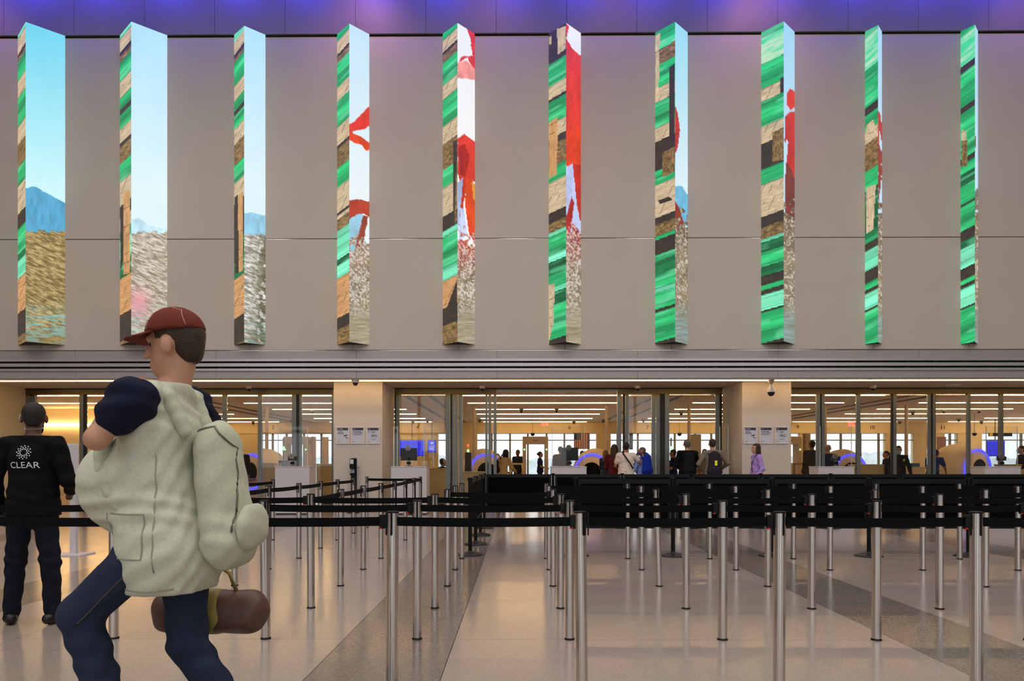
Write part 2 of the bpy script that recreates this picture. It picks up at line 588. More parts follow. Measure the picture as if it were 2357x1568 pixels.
# ---- window wall under the bulkhead
zsill, ztr, ztop = 0.25, Z(1013.5, YB), Z(998, YB)
YWD = YB + 0.15
win_spans = [(430, 545), (590, 770), (1098, 1128), (1145, 1374), (1407, 1421 + 30), (1452, 1660), (1821, 1836), (1862, 2038), (2170, 2215)]
wnum = 1
def window_run(px0, px1, bars):
    global wnum
    w = empty('window_%d' % wnum, (0, YWD, 0), kind='structure')
    w['label'] = 'far window onto the pale sky'
    wnum += 1
    x0, x1 = X(px0, YWD), X(px1, YWD)
    box('sill', (x0, -0.06, 0.0), (x1, 0.06, zsill), M_cream, w)
    box('transom', (x0, -0.05, ztr - 0.025), (x1, 0.05, ztr + 0.025), M_steelmull, w)
    box('head', (x0, -0.05, ztop - 0.02), (x1, 0.05, ztop + 0.02), M_steelmull, w)
    for b in bars:
        xb = X(b, YWD)
        box('mullion', (xb - 0.045, -0.05, zsill), (xb + 0.045, 0.05, ztop), M_steelmull, w)
    pts = sorted([px0] + list(bars) + [px1])
    for a, b in zip(pts[:-1], pts[1:]):
        if X(b, YWD) - X(a, YWD) > 0.15:
            box('pane', (X(a, YWD) + 0.04, -0.005, zsill), (X(b, YWD) - 0.04, 0.005, ztr - 0.025), M_glass, w)
            box('pane', (X(a, YWD) + 0.04, -0.005, ztr + 0.025), (X(b, YWD) - 0.04, 0.005, ztop - 0.02), M_glass, w)
window_run(430, 545, [470, 527])
window_run(600, 775, [628, 660, 700, 740])
window_run(1008, 1036, [])
window_run(1098, 1374, [1132, 1174, 1215, 1258, 1299, 1355])
window_run(1406, 1660, [1421, 1468, 1512, 1553, 1600, 1637])
window_run(1815, 1842, [])
window_run(1866, 2040, [1935, 1980, 2022])
window_run(2062, 2105, [])
window_run(2176, 2206, [2186])
window_run(2262, 2400, [2300, 2350])
# solid wall pieces between the windows
prev = -700
for a, b in ((430, 545), (600, 775), (1008, 1036), (1098, 1374), (1406, 1660), (1815, 1842), (1866, 2040), (2062, 2105), (2176, 2206), (2262, 2400), (3100, 3100)):
    bx_ = box('wall_back', (X(prev, YB), YB + 0.05, 0), (X(a, YB), YB + 0.35, ztop), M_cream, kind='structure')
    prev = b

# ---- outside: apron, water and a low tree line
gr = box('ground_outside', (-400, YB + 1.0, -3.2), (400, 400, -3.0), mat('apron_concrete', C(236, 238, 238), 0.7, noise=0.05, nscale=0.2), kind='structure')
vs, fs = [], []
n = 240
for i in range(n):
    x = -160 + 320 * i / (n - 1)
    h = 1.6 + 1.6 * abs(math.sin(x * 0.05)) + random.random() * 0.9
    vs += [(x, 180, -3), (x, 180, h), (x, 186, h * 0.9), (x, 186, -3)]
for i in range(n - 1):
    for q in range(4):
        a, b = i * 4 + q, i * 4 + (q + 1) % 4
        fs.append((a, b, b + 4, a + 4))
tl = link('tree_line', newmesh('tree_line', vs, fs, mat('haze_paled_trees', C(208, 216, 216), 0.9, noise=0.2, nscale=0.5)))  # distance haze is put into the pale tree colour
tag(tl, 'haze-paled low line of trees far beyond the windows', 'trees')
tl['kind'] = 'stuff'

# ---- hall shell: ceiling, side walls and the window wall behind the camera
hc = box('ceiling_hall', (XL, -10.5, 13.0), (XR, YW + 0.35, 13.2), mat('hall_ceiling_paint', C(190, 186, 182), 0.7), kind='structure')
hl = box('wall_hall_left', (XL - 0.2, -10.5, 0), (XL, YW + 0.35, 13.0), mat('hall_side_paint', C(120, 110, 106), 0.7), kind='structure')
hr = box('wall_hall_right', (XR, -10.5, 0), (XR + 0.2, YW + 0.35, 13.0), MATS['hall_side_paint'], kind='structure')
hb = empty('window_hall', (0, -10.5, 0), kind='structure')
HS = MATS['hall_side_paint']
glz = [(-17.5, -12.5), (-8.5, -5.0), (-2.2, 3.0), (6.2, 9.7), (13.5, 18.0)]
pv = XL
for a_, b_ in glz + [(XR, XR)]:
    box('wall_bay', (pv, -0.2, 0), (a_, 0.2, 13.0), HS, hb)
    pv = b_
for a_, b_ in glz:
    box('transom', (a_, -0.1, 3.1), (b_, 0.1, 3.3), M_steelmull, hb)
    box('transom', (a_, -0.1, 8.1), (b_, 0.1, 8.3), M_steelmull, hb)
    box('mullion', ((a_ + b_) / 2 - 0.08, -0.1, 0), ((a_ + b_) / 2 + 0.08, 0.1, 13.0), M_steelmull, hb)
og = box('ground_forecourt', (-200, -200, -0.4), (200, -10.5, -0.3), mat('forecourt_concrete', C(150, 146, 140), 0.8), kind='structure')

# ---- checkpoint ceiling: light lines, track slots, slim poles
rowsD = [2.027 * FPX / o for o in (156, 138.5, 124, 113, 103, 95)]
g = 0
LN = ['far left', 'left', 'centre left', 'centre', 'centre right', 'right', 'far right']
for gi, n in enumerate(range(-2, 4)):
    x0 = -1.7 + 7.57 * n
    for r, D in enumerate(rowsD):
        s = box('linear_ceiling_light', (x0, D - 0.022, ZC - 0.018), (x0 + 5.05, D + 0.022, ZC), M_warm)
        tag(s, 'warm linear ceiling light, %s row from the doors, %s lane group' % (ORD[r + 1], LN[gi]), 'light', 'linear ceiling lights of the checkpoint')
M_slot = mat('dark_track', C(40, 36, 34), 0.5)
for n in range(-1, 3):
    for dx in (-1.7, -0.95):
        xx = -1.7 + 7.57 * n + dx
        s = empty('ceiling_track', (xx, 28, ZC), label='dark double ceiling track, %s of the pair at lane gap %s from the left' % ('left one' if dx < -1 else 'right one', ORD[n + 2]), cat='track', group='ceiling tracks of the checkpoint')
        box('rail', (-0.055, -7.6, -0.02), (-0.025, 7.6, 0), M_slot, s)
        box('rail', (0.025, -7.6, -0.02), (0.055, 7.6, 0), M_slot, s)
        for yy in np.arange(-6.8, 6.5, 2.6):
            box('white_insert', (-0.025, yy, -0.012), (0.025, yy + 0.9, 0), M_white, s)
M_pole = mat('pole_paint', C(190, 172, 150), 0.4, 0.3)
for px_, nm in ((614, 'beside lane number two'), (1091, 'left of the open doors'), (1396, 'right of the body scanner lane'), (1586, 'behind the man with the black backpack'), (1899, 'behind the glass beside the second pillar'), (2086, 'beside lane number eleven')):
    D = 25.4
    s = link('lane_pole', lathe_mesh([(0.06, 0), (0.06, ZC)], M_pole, 16), loc=(X(px_, D), D, 0))
    tag(s, 'slim round floor to ceiling pole %s' % nm, 'pole', 'checkpoint poles')
# lane numbers and exit signs on the bulkhead
M_num = mat('dark_number', C(60, 48, 30), 0.6)
for t, px_, py_ in (('2', 629, 984), ('4', 961, 984), ('6', 1311, 984.5), ('7', 1490, 984), ('9', 1836, 984), ('10', 2007, 984.5), ('11', 2170, 984.5)):
    p = at(px_, py_, YB)
    o = link('lane_number', text_mesh(t, 0.27, M_num, 0.01), loc=(p.x, YB - 0.012, p.z), rot=(PI / 2, 0, 0))
    tag(o, 'dark lane number %s on the cream bulkhead' % {'2': 'two', '4': 'four', '6': 'six', '7': 'seven', '9': 'nine', '10': 'ten', '11': 'eleven'}[t], 'number', 'lane numbers')
def exit_sign(px_, py_, D, label):
    p = at(px_, py_, D)
    e = empty('exit_sign', (p.x, D, p.z), label=label, cat='sign')
    box('housing', (-0.16, 0, -0.085), (0.16, 0.05, 0.085), mat('exit_face', C(238, 176, 150), 0.5, emit=0.5), e)
    link('lettering', text_mesh('EXIT', 0.19, mat('exit_red', C(225, 30, 20), 0.5, emit=1.0), 0.004), e, (0, -0.006, -0.005), (PI / 2, 0, 0))
    box('hanger', (-0.01, 0.01, 0.085), (0.01, 0.03, ZC - p.z), M_white, e)
exit_sign(1254.5, 976, 33.5, 'red EXIT sign hanging over the walk-through detector')
exit_sign(1960, 977, 33.5, 'red EXIT sign between lane numbers nine and ten')
# ================================================================== LED FINS
def hash2(ix, iy, seed):
    h = (ix.astype(np.int64) * 374761393 + iy.astype(np.int64) * 668265263 + seed * 144269) & 0x7fffffff
    h = (h ^ (h >> 13)) * 1274126177 & 0x7fffffff
    return ((h ^ (h >> 16)) & 0xffff) / 65535.0

def vnoise(x, y, seed=0):
    ix, iy = np.floor(x), np.floor(y)
    fx, fy = x - ix, y - iy
    fx, fy = fx * fx * (3 - 2 * fx), fy * fy * (3 - 2 * fy)
    a, b = hash2(ix, iy, seed), hash2(ix + 1, iy, seed)
    c, d = hash2(ix, iy + 1, seed), hash2(ix + 1, iy + 1, seed)
    return (a * (1 - fx) + b * fx) * (1 - fy) + (c * (1 - fx) + d * fx) * fy

def fbm(x, y, seed=0):
    return 0.55 * vnoise(x, y, seed) + 0.3 * vnoise(2.1 * x, 2.1 * y, seed + 5) + 0.15 * vnoise(4.3 * x, 4.3 * y, seed + 9)

def rgb(r, g, b):
    return np.array([r, g, b]) / 255.0

def inpoly(x, y, poly):
    ins = np.zeros(x.shape, bool)
    n = len(poly)
    for i in range(n):
        x1, y1 = poly[i]
        x2, y2 = poly[(i + 1) % n]
        c = ((y1 > y) != (y2 > y)) & (x < (x2 - x1) * (y - y1) / (y2 - y1 + 1e-9) + x1)
        ins ^= c
    return ins

BASE = {'G': (38, 176, 104), 'g': (20, 104, 62), 'L': (120, 232, 186), 'W': (203, 180, 146), 'B': (126, 100, 62), 'K': (58, 50, 44), 'O': (204, 152, 100), 'V': (222, 226, 196)}

def stuff_col(code, x, y, s, seed):
    """colour of painted board (G g L V), planks (W O), rough timber (B) or shade (K); s runs across the board"""
    b = rgb(*BASE[code])
    col = np.broadcast_to(b, x.shape + (3,)).copy()
    if code in 'GLg':
        q = np.sin(s / 6.3 + seed) * 0.5 + np.sin(s / 13.0 + seed * 2) * 0.5
        col *= (1 + 0.20 * q)[..., None]
        hi = np.clip((vnoise(x / 40, s / 9, seed) - 0.55) * 3, 0, 0.8)
        col = col * (1 - 0.6 * hi[..., None]) + rgb(140, 236, 186) * 0.6 * hi[..., None]
        line = np.abs(((s + seed * 7) % 23) - 11) < 1.0
        col = np.where(line[..., None], col * 0.78, col)
    elif code in 'WO':
        n = fbm(x / 16, s / 2.6, seed)
        col *= (0.82 + 0.36 * n)[..., None]
        cr = np.abs(((x * 0.9 + s * 0.5 + seed * 11) % 19) - 9) < 0.8
        col = np.where((cr & (vnoise(x / 9, s / 14, seed) > 0.55))[..., None], col * 0.6, col)
    elif code == 'B':
        n = fbm(x / 5, s / 3, seed)
        col *= (0.45 + 1.1 * n)[..., None]
    elif code == 'V':
        n = fbm(x / 40, s / 9, seed)
        t = np.clip(n * 2.2 - 0.6, 0, 1)[..., None]
        col = rgb(196, 228, 190) * (1 - t) + rgb(70, 214, 150) * t
    else:
        col *= (0.8 + 0.4 * fbm(x / 8, s / 8, seed))[..., None]
    return col

s1 = 1.867
def Q(*a):
    """bands given in zoomed rows -> photo rows"""
    return [(a[i] / s1, a[i + 1]) for i in range(0, len(a), 2)]
LB = [
    Q(0, 'L', 112, 'W', 180, 'K', 195, 'B', 215, 'G', 300, 'W', 375, 'G', 500, 'W', 580, 'B', 680, 'G', 762, 'W', 885, 'K', 950, 'G', 1062, 'g', 1090, 'L', 1168, 'O', 1322, 'K', 1425, 'B'),
    Q(0, 'L', 112, 'W', 168, 'K', 190, 'B', 215, 'G', 300, 'W', 372, 'G', 425, 'K', 447, 'G', 510, 'W', 572, 'K', 588, 'B', 662, 'G', 742, 'W', 850, 'K', 900, 'W', 960, 'G', 1000, 'L', 1090, 'g', 1170, 'O', 1328, 'K', 1445, 'B'),
    Q(0, 'L', 125, 'W', 180, 'K', 198, 'B', 215, 'G', 320, 'W', 385, 'G', 430, 'K', 452, 'G', 510, 'W', 580, 'B', 672, 'G', 750, 'W', 840, 'K', 1000, 'g', 1172, 'O', 1345, 'K', 1462, 'B'),
    Q(0, 'G', 122, 'W', 180, 'K', 190, 'B', 217, 'G', 325, 'W', 387, 'G', 500, 'W', 582, 'K', 595, 'B', 682, 'G', 766, 'W', 878, 'K', 890, 'W', 908, 'B', 958, 'L', 1085, 'g', 1110, 'L', 1168, 'O', 1342, 'K', 1392, 'B'),
    Q(0, 'G', 118, 'W', 168, 'K', 180, 'B', 217, 'G', 315, 'W', 378, 'G', 497, 'W', 577, 'B', 688, 'G', 768, 'W', 895, 'K', 960, 'L', 985, 'G', 1125, 'L', 1180, 'O', 1300, 'K', 1375, 'B'),
    Q(0, 'K', 232, 'G', 330, 'W', 388, 'K', 400, 'G', 498, 'W', 560, 'K', 590, 'B', 685, 'G', 752, 'W', 885, 'K', 930, 'B', 972, 'L', 990, 'G', 1072, 'L', 1100, 'g', 1158, 'G', 1215, 'L', 1235, 'g', 1290, 'G', 1440, 'K'),
    Q(0, 'G', 140, 'V', 175, 'B', 240, 'G', 292, 'G', 340, 'W', 400, 'G', 512, 'W', 572, 'K', 700, 'G', 762, 'W', 905, 'K', 935, 'B', 985, 'G', 1002, 'K', 1068, 'G', 1096, 'g', 1150, 'G', 1212, 'L', 1232, 'G', 1305, 'K', 1318, 'G', 1448, 'K'),
    Q(0, 'G', 115, 'V', 232, 'G', 340, 'W', 395, 'G', 505, 'W', 580, 'K', 692, 'G', 760, 'W', 900, 'K', 945, 'B', 998, 'L', 1012, 'g', 1055, 'G', 1120, 'g', 1160, 'K', 1200, 'G', 1222, 'K', 1242, 'L', 1310, 'K', 1318, 'G', 1452, 'K'),
    Q(0, 'G', 118, 'V', 262, 'G', 425, 'K', 460, 'G', 530, 'W', 585, 'B', 705, 'G', 790, 'g', 1000, 'G', 1020, 'K', 1052, 'L', 1140, 'K', 1192, 'G', 1222, 'K', 1238, 'L', 1308, 'K', 1316, 'G', 1470, 'K'),
    Q(0, 'G', 115, 'V', 245, 'K', 275, 'G', 425, 'K', 450, 'G', 650, 'K', 672, 'G', 718, 'g', 770, 'G', 850, 'K', 858, 'G', 965, 'K', 1010, 'g', 1042, 'L', 1130, 'K', 1180, 'G', 1200, 'K', 1216, 'L', 1300, 'K', 1308, 'G', 1465, 'K'),
]
# overlays on the left faces, in photo pixels
LO = {
    1: [('O', [(284, 445), (299, 437), (300, 628), (285, 632)]), ('K', [(276, 480), (284, 470), (284, 600), (277, 628)])],
    2: [('O', [(548, 452), (560, 440), (560, 622), (549, 628)]), ('K', [(540, 455), (548, 446), (549, 628), (541, 630)])],
    4: [('K', [(1043, 325), (1053, 320), (1053, 512), (1043, 515)]), ('B', [(1048, 400), (1053, 398), (1053, 508), (1047, 515)]), ('K', [(1026, 715), (1053, 640), (1053, 740), (1026, 742)])],
    5: [('W', [(1282, 66), (1302, 60), (1302, 112), (1284, 126)]), ('W', [(1264, 85), (1269, 83), (1269, 102), (1264, 103)]), ('O', [(1264, 282), (1284, 268), (1282, 400), (1264, 412)]), ('W', [(1263, 655), (1277, 652), (1274, 745), (1263, 790)])],
    6: [('W', [(1509, 82), (1519, 76), (1516, 215), (1509, 223)]), ('K', [(1541, 155), (1554, 145), (1554, 342), (1541, 350)]), ('B', [(1524, 352), (1554, 337), (1554, 395), (1525, 408)]), ('K', [(1514, 462), (1540, 452), (1548, 460), (1520, 470)])],
    7: [('K', [(1795, 180), (1804, 176), (1804, 212), (1795, 215)]), ('B', [(1778, 305), (1804, 292), (1804, 368), (1778, 372)])],
    8: [('W', [(1993, 432), (2016, 425), (2010, 528), (1993, 540)]), ('W', [(1993, 290), (2010, 275), (2021, 315), (1993, 318)])],
    9: [('B', [(2213, 300), (2227, 325), (2227, 382), (2213, 384)]), ('W', [(2213, 300), (2222, 300), (2226, 322), (2213, 325)])],
}

def paint_left(i):
    xl, xa, xr, pr = FINS[i]
    bands = LB[i]
    starts = np.array([b[0] for b in bands])
    def f(u, v, x, y, z):
        px, py = proj(x, y, z)
        t = (xa - px) / (xa - xl)
        drop = np.interp(py, [50, 790], [33 if i < 5 else 27, 13])
        s = py - drop * t
        idx = np.clip(np.searchsorted(starts, s, side='right') - 1, 0, len(bands) - 1)
        col = np.zeros(px.shape + (3,))
        for k, (b, code) in enumerate(bands):
            m = idx == k
            if m.any():
                c = stuff_col(code, px, py, s, i * 13 + k)
                e = np.clip((s - b) / 3.0, 0, 1)
                c = c * (0.72 + 0.28 * e)[..., None]
                col[m] = c[m]
        for code, poly in LO.get(i, []):
            m = inpoly(px, py, poly)
            if m.any():
                c = stuff_col(code, py, px, px, i + 77)
                col[m] = c[m]
        return col
    return f

RED, RED2, ORG = rgb(218, 58, 44), rgb(168, 36, 28), rgb(226, 74, 30)
SKYC = [((112, 214, 240), (205, 247, 252)), ((176, 226, 252), (226, 247, 252)), ((176, 228, 252), (226, 245, 252)), ((196, 230, 246), (236, 246, 250)), ((238, 240, 244), (250, 250, 250)),
        ((240, 240, 246), (190, 205, 240)), ((150, 218, 236), (222, 240, 250)), ((160, 214, 238), (200, 226, 244)), ((170, 215, 240), (196, 224, 246)), ((168, 214, 232), (190, 226, 244))]
FIELD = [531, 533, 537, 560, 545, 525, 500, 480, 470, 470]
RP = {   # polygons on the right faces
    0: [(rgb(84, 166, 206), [(59, 432), (66, 433), (75, 429), (84, 431), (150, 468), (150, 560), (59, 560)])],
    1: [(rgb(196, 230, 246), [(302, 505), (320, 503), (345, 520), (385, 528), (385, 560), (302, 560)])],
    2: [(rgb(150, 206, 232), [(562, 490), (580, 489), (611, 496), (611, 560), (562, 560)])],
    3: [(RED, [(804, 285), (814, 282), (824, 270), (850, 244), (850, 290), (838, 298), (822, 300), (812, 302), (806, 310)]),
        (ORG, [(804, 300), (816, 308), (836, 318), (850, 330), (850, 346), (842, 348), (834, 334), (816, 330), (804, 322)]),
        (rgb(176, 64, 44), [(804, 462), (822, 458), (850, 464), (850, 500), (838, 492), (820, 494), (804, 506)]),
        (rgb(150, 198, 220), [(804, 505), (820, 494), (836, 494), (830, 540), (810, 600), (804, 600)]),
        (rgb(150, 66, 46), [(836, 494), (848, 498), (836, 560), (818, 618), (806, 622), (820, 560)])],
    4: [(RED, [(1072, 62), (1093, 72), (1093, 168), (1076, 132), (1054, 146), (1062, 130), (1088, 128), (1082, 88)]),
        (rgb(240, 150, 140), [(1054, 146), (1074, 138), (1093, 160), (1093, 184), (1054, 180)]),
        (RED, [(1054, 318), (1068, 308), (1093, 326), (1093, 420), (1082, 412), (1060, 420), (1054, 400)]),
        (RED2, [(1056, 340), (1070, 330), (1080, 360), (1072, 410), (1058, 400)]),
        (rgb(170, 186, 224), [(1053, 420), (1066, 410), (1062, 480), (1053, 540)]),
        (rgb(196, 58, 34), [(1066, 410), (1074, 412), (1064, 500), (1056, 520)]),
        (ORG, [(1072, 412), (1088, 410), (1093, 470), (1093, 560), (1080, 540), (1070, 470)]),
        (rgb(240, 160, 60), [(1086, 420), (1093, 424), (1093, 462), (1089, 458)]),
        (rgb(196, 206, 236), [(1060, 478), (1068, 482), (1076, 540), (1054, 560)])],
    5: [(RED, [(1303, 52), (1310, 62), (1304, 88), (1318, 112), (1337, 128), (1337, 330), (1303, 330)]),
        (rgb(222, 64, 30), [(1303, 300), (1337, 300), (1337, 460), (1328, 440), (1318, 400), (1303, 380)]),
        (rgb(186, 196, 236), [(1303, 385), (1318, 376), (1326, 440), (1320, 470), (1303, 500)]),
        (rgb(190, 44, 30), [(1318, 376), (1337, 380), (1337, 520), (1328, 470)]),
        (rgb(170, 40, 36), [(1303, 500), (1316, 452), (1322, 470), (1312, 540), (1303, 540)])],
    6: [(rgb(186, 48, 40), [(1554, 240), (1562, 270), (1565, 300), (1560, 340), (1554, 356)]),
        (rgb(110, 182, 216), [(1554, 430), (1570, 428), (1583, 450), (1583, 520), (1554, 520)]),
        (rgb(150, 54, 40), [(1554, 462), (1564, 480), (1576, 520), (1583, 560), (1554, 560)])],
    7: [(RED, [(1811, 212), (1817, 205), (1826, 207), (1829, 215), (1829, 245), (1820, 256), (1811, 240)]),
        (rgb(196, 50, 44), [(1806, 270), (1816, 258), (1829, 256), (1829, 420), (1818, 470), (1810, 400), (1814, 320), (1806, 330)]),
        (rgb(120, 54, 46), [(1808, 372), (1822, 390), (1829, 420), (1829, 500), (1806, 500)])],
    8: [(rgb(190, 60, 52), [(2021, 252), (2026, 262), (2030, 300), (2030, 330), (2024, 300), (2021, 420)]), (rgb(140, 60, 50), [(2022, 330), (2029, 350), (2028, 420), (2022, 470)])],
    9: [(rgb(120, 80, 60), [(2244, 300), (2246, 320), (2245, 350), (2244, 350)]), (rgb(110, 120, 110), [(2244, 440), (2251, 430), (2251, 480), (2244, 480)])],
}

def paint_right(i):
    xl, xa, xr, pr = FINS[i]
    c0, c1 = rgb(*SKYC[i][0]), rgb(*SKYC[i][1])
    def f(u, v, x, y, z):
        px, py = proj(x, y, z)
        px = np.clip(px, xa + 1.2, xr - 2.0)
        t = np.clip((py - 50) / 380.0, 0, 1)[..., None]
        col = c0 * (1 - t) + c1 * t
        col = col * (0.985 + 0.03 * fbm(px / 30, py / 40, i))[..., None]
        for c, poly in RP.get(i, []):
            m = inpoly(px + (vnoise(px / 7, py / 7, 3) - .5) * 1.5, py + (vnoise(px / 7, py / 7, 8) - .5) * 2, poly)
            sh = 0.86 + 0.28 * fbm(px / 9, py / 22, i + 31)
            col = np.where(m[..., None], c * sh[..., None], col)
        y0 = FIELD[i]
        edge = y0 + (vnoise(px / 6, py / 9, 4) - .5) * (10 if i < 3 else 70)
        fm = py > edge
        if i < 3:
            n = fbm((px + py * 1.4) / 17, (py - px * 0.45) / 2.4, i + 3)
            dark, light = [((112, 92, 50), (202, 178, 120)), ((140, 128, 106), (232, 222, 206)), ((128, 122, 104), (242, 240, 236))][i]
            q = np.clip((n - 0.28) * 2.2, 0, 1)[..., None]
            fc = rgb(*dark) * (1 - q) + rgb(*light) * q
            if i == 1:
                pk = np.exp(-((px - 318) / 26) ** 2 - ((py - 700) / 34) ** 2)[..., None] * 0.85
                fc = fc * (1 - pk) + rgb(236, 150, 160) * pk
            if i == 2:
                g = np.clip((px - 562) / 49 * 1.5 - 0.45 + (py - 640) / 500, 0, 1)[..., None] * (fbm(px / 7, py / 9, 5) > 0.42)[..., None]
                fc = fc * (1 - 0.75 * g) + rgb(72, 70, 40) * 0.75 * g
            w = np.clip((py - (690 if i != 2 else 720)) / 60, 0, 1) * np.clip((fbm(px / 26, py / 2.3, 21) - 0.4) * 5, 0, 1)
            w = w[..., None] * (0.9 if i == 0 else 0.45)
            fc = fc * (1 - w) + rgb(128, 206, 214) * w
            low = np.clip((py - 735) / 60, 0, 1)[..., None] * (0.5 if i == 0 else 0.25)
            fc = fc * (1 - low) + rgb(122, 92, 48) * low
        else:
            n = fbm(px / 2.4, py / 3.4, i + 3)
            d = np.clip((py - y0) / 220.0, 0, 1)
            hi = np.clip((n - (0.52 if i > 5 else 0.42)) * 4, 0, 0.72)[..., None]
            redm = {3: (150, 120, 100), 4: (176, 60, 44), 5: (170, 60, 56)}.get(i, (104, 84, 62))
            basec = rgb(*redm) * (1 - np.clip(d * 2.2, 0, 1))[..., None] + rgb(138, 122, 96) * np.clip(d * 2.2, 0, 1)[..., None]
            fc = basec * (0.75 + 0.5 * fbm(px / 8, py / 12, 40 + i))[..., None]
            fc = fc * (1 - hi) + rgb(236, 230, 222) * hi
            sm = np.clip((py - 690) / 50, 0, 1)[..., None]
            n2 = fbm(px / 22, py / 3.0, 60 + i)[..., None]
            cc = rgb(120, 108, 84) * (1 - n2) + (rgb(206, 196, 170) if i < 6 else rgb(150, 190, 200)) * n2
            fc = fc * (1 - sm) + cc * sm
        soft = np.clip((py - edge) / 4.0, 0, 1)[..., None]
        col = np.where(fm[..., None], col * (1 - soft) + fc * soft, col)
        return col
    return f

FINLAB = ['broad cyan sky face above a blue mountain, leftmost', 'pale blue sky face over a blurred tan field', 'pale sky face and a tall orange timber post', 'a red reaching arm on white sky', 'bright white sky over red and orange figure',
          'a nearly all red right face', 'pale blue sky and a small red sliver', 'a red standing figure on its narrow right face', 'narrow green board face, second from the right end', 'narrow green board face, rightmost of the row']
M_house = mat('fin_housing', C(26, 24, 24), 0.5)
zf1, zf0 = Z(80, YW) + 0.03, Z(793.5, YW)
for i, (xl, xa, xr, pr) in enumerate(FINS):
    A, B, Cc = X(xl, YW), X(xa, YW - pr), X(xr, YW)
    fin = empty('led_fin', (B, YW, zf0), label='tall triangular LED column showing %s' % FINLAB[i], cat='screen', group='LED columns on the wall')
    def face(x0, y0, x1, y1):
        return lambda u, v: (x0 + (x1 - x0) * u, y0 + (y1 - y0) * u, zf1 + (zf0 - zf1) * v)
    for nm, (x0, y0, x1, y1), wpx, paint in (('left_screen', (A, YW, B, YW - pr), xa - xl, paint_left(i)), ('right_screen', (B, YW - pr, Cc, YW), xr - xa, paint_right(i))):
        o = grid_print(nm, face(x0, y0, x1, y1), max(6, int(wpx / 1.7)), 420, paint, M_screen, None)
        o.parent = fin
        o.location = (-B, -YW, -zf0)
    e = 0.012
    vs = []
    for z in (zf0 + 0.004, zf1 - 0.004):
        g_ = 0.03
        vs += [(A + (B - A) * g_ * 0.4 + 0.004, YW, z), (B, YW - pr + 0.02, z), (Cc - (Cc - B) * g_ * 0.4 - 0.004, YW, z)]
    # housing sits just behind the two screen faces
    vs = [(x - B, y - YW, z - zf0) for x, y, z in vs]
    link('housing', newmesh('housing', vs, [(0, 1, 2), (5, 4, 3), (0, 3, 4, 1), (1, 4, 5, 2), (2, 5, 3, 0)], M_house), fin)
# ================================================================== QUEUE STANCHIONS
SR, SH = 0.0318, 0.965
M_ring = mat('foot_ring', C(40, 36, 34), 0.4, 0.5)
ME_tube = lathe_mesh([(SR, 0.012), (SR, SH - 0.006)], M_steel, 28)
ME_cap = lathe_mesh([(SR + 0.0012, SH - 0.009), (SR + 0.0012, SH - 0.002), (SR - 0.004, SH)], M_blackp, 28)
ME_foot = lathe_mesh([(SR + 0.004, 0.0), (SR + 0.004, 0.007), (SR + 0.0005, 0.014)], M_ring, 28)
def slot_shape():
    vs, fs = [], []
    hw, z0, z1, d = 0.0065, SH - 0.128, SH - 0.008, 0.005
    out = [(-hw, z1), (-hw, z0 + hw)]
    for k in range(1, 6):
        a = PI + PI * k / 6
        out.append((hw * math.cos(a), z0 + hw + hw * math.sin(a)))
    out += [(hw, z0 + hw), (hw, z1)]
    n = len(out)
    vs = [(x, -SR - 0.0012, z) for x, z in out] + [(x, -SR + d, z) for x, z in out]
    fs = [list(range(n)), list(range(2 * n - 1, n - 1, -1))] + [(i, n + i, n + (i + 1) % n, (i + 1) % n) for i in range(n)]
    return newmesh('slot_shape', vs, fs, M_blackp)
ME_slot = slot_shape()
BZ0, BZ1 = 0.886, 0.934

def stanchion(x, y, label, group, slots=(0.12, -1.45, 1.69), lean=0.0):
    s = empty('stanchion', (x, y, 0), label=label, cat='stanchion', group=group)
    link('tube', ME_tube, s, rot=(0, lean, 0))
    link('cap', ME_cap, s, rot=(0, lean, 0))
    link('foot_ring', ME_foot, s)
    for a in slots:
        link('belt_slot', ME_slot, s, rot=(0, lean, a))
    return s

def belt(s, dx, dy, clip=True):
    """webbing from this post to the next one, part of this post"""
    L = math.hypot(dx, dy)
    a = math.atan2(dy, dx)
    n = 9
    x0, x1 = SR - 0.002, L - SR - (0.028 if clip else 0)
    vs, fs = [], []
    for k in range(n):
        t = k / (n - 1)
        x = x0 + (x1 - x0) * t
        z = -0.006 * 4 * t * (1 - t)
        vs += [(x, -0.0012, BZ0 + z), (x, 0.0012, BZ0 + z), (x, 0.0012, BZ1 + z), (x, -0.0012, BZ1 + z)]
    for k in range(n - 1):
        for q in range(4):
            fs.append((k * 4 + q, k * 4 + (q + 1) % 4, k * 4 + 4 + (q + 1) % 4, k * 4 + 4 + q))
    fs += [(3, 2, 1, 0), (n * 4 - 4, n * 4 - 3, n * 4 - 2, n * 4 - 1)]
    b = link('belt', newmesh('belt', vs, fs, M_belt), s, rot=(0, 0, a))
    if clip:
        box('belt_clip', (L - SR - 0.034, -0.014, 0.872), (L - SR - 0.002, 0.014, 0.946), M_blackp, b, bevel=0.003)
        box('release_tab', (L - SR - 0.033, -0.0155, 0.870), (L - SR - 0.020, -0.004, 0.879), M_red, b)
    return b

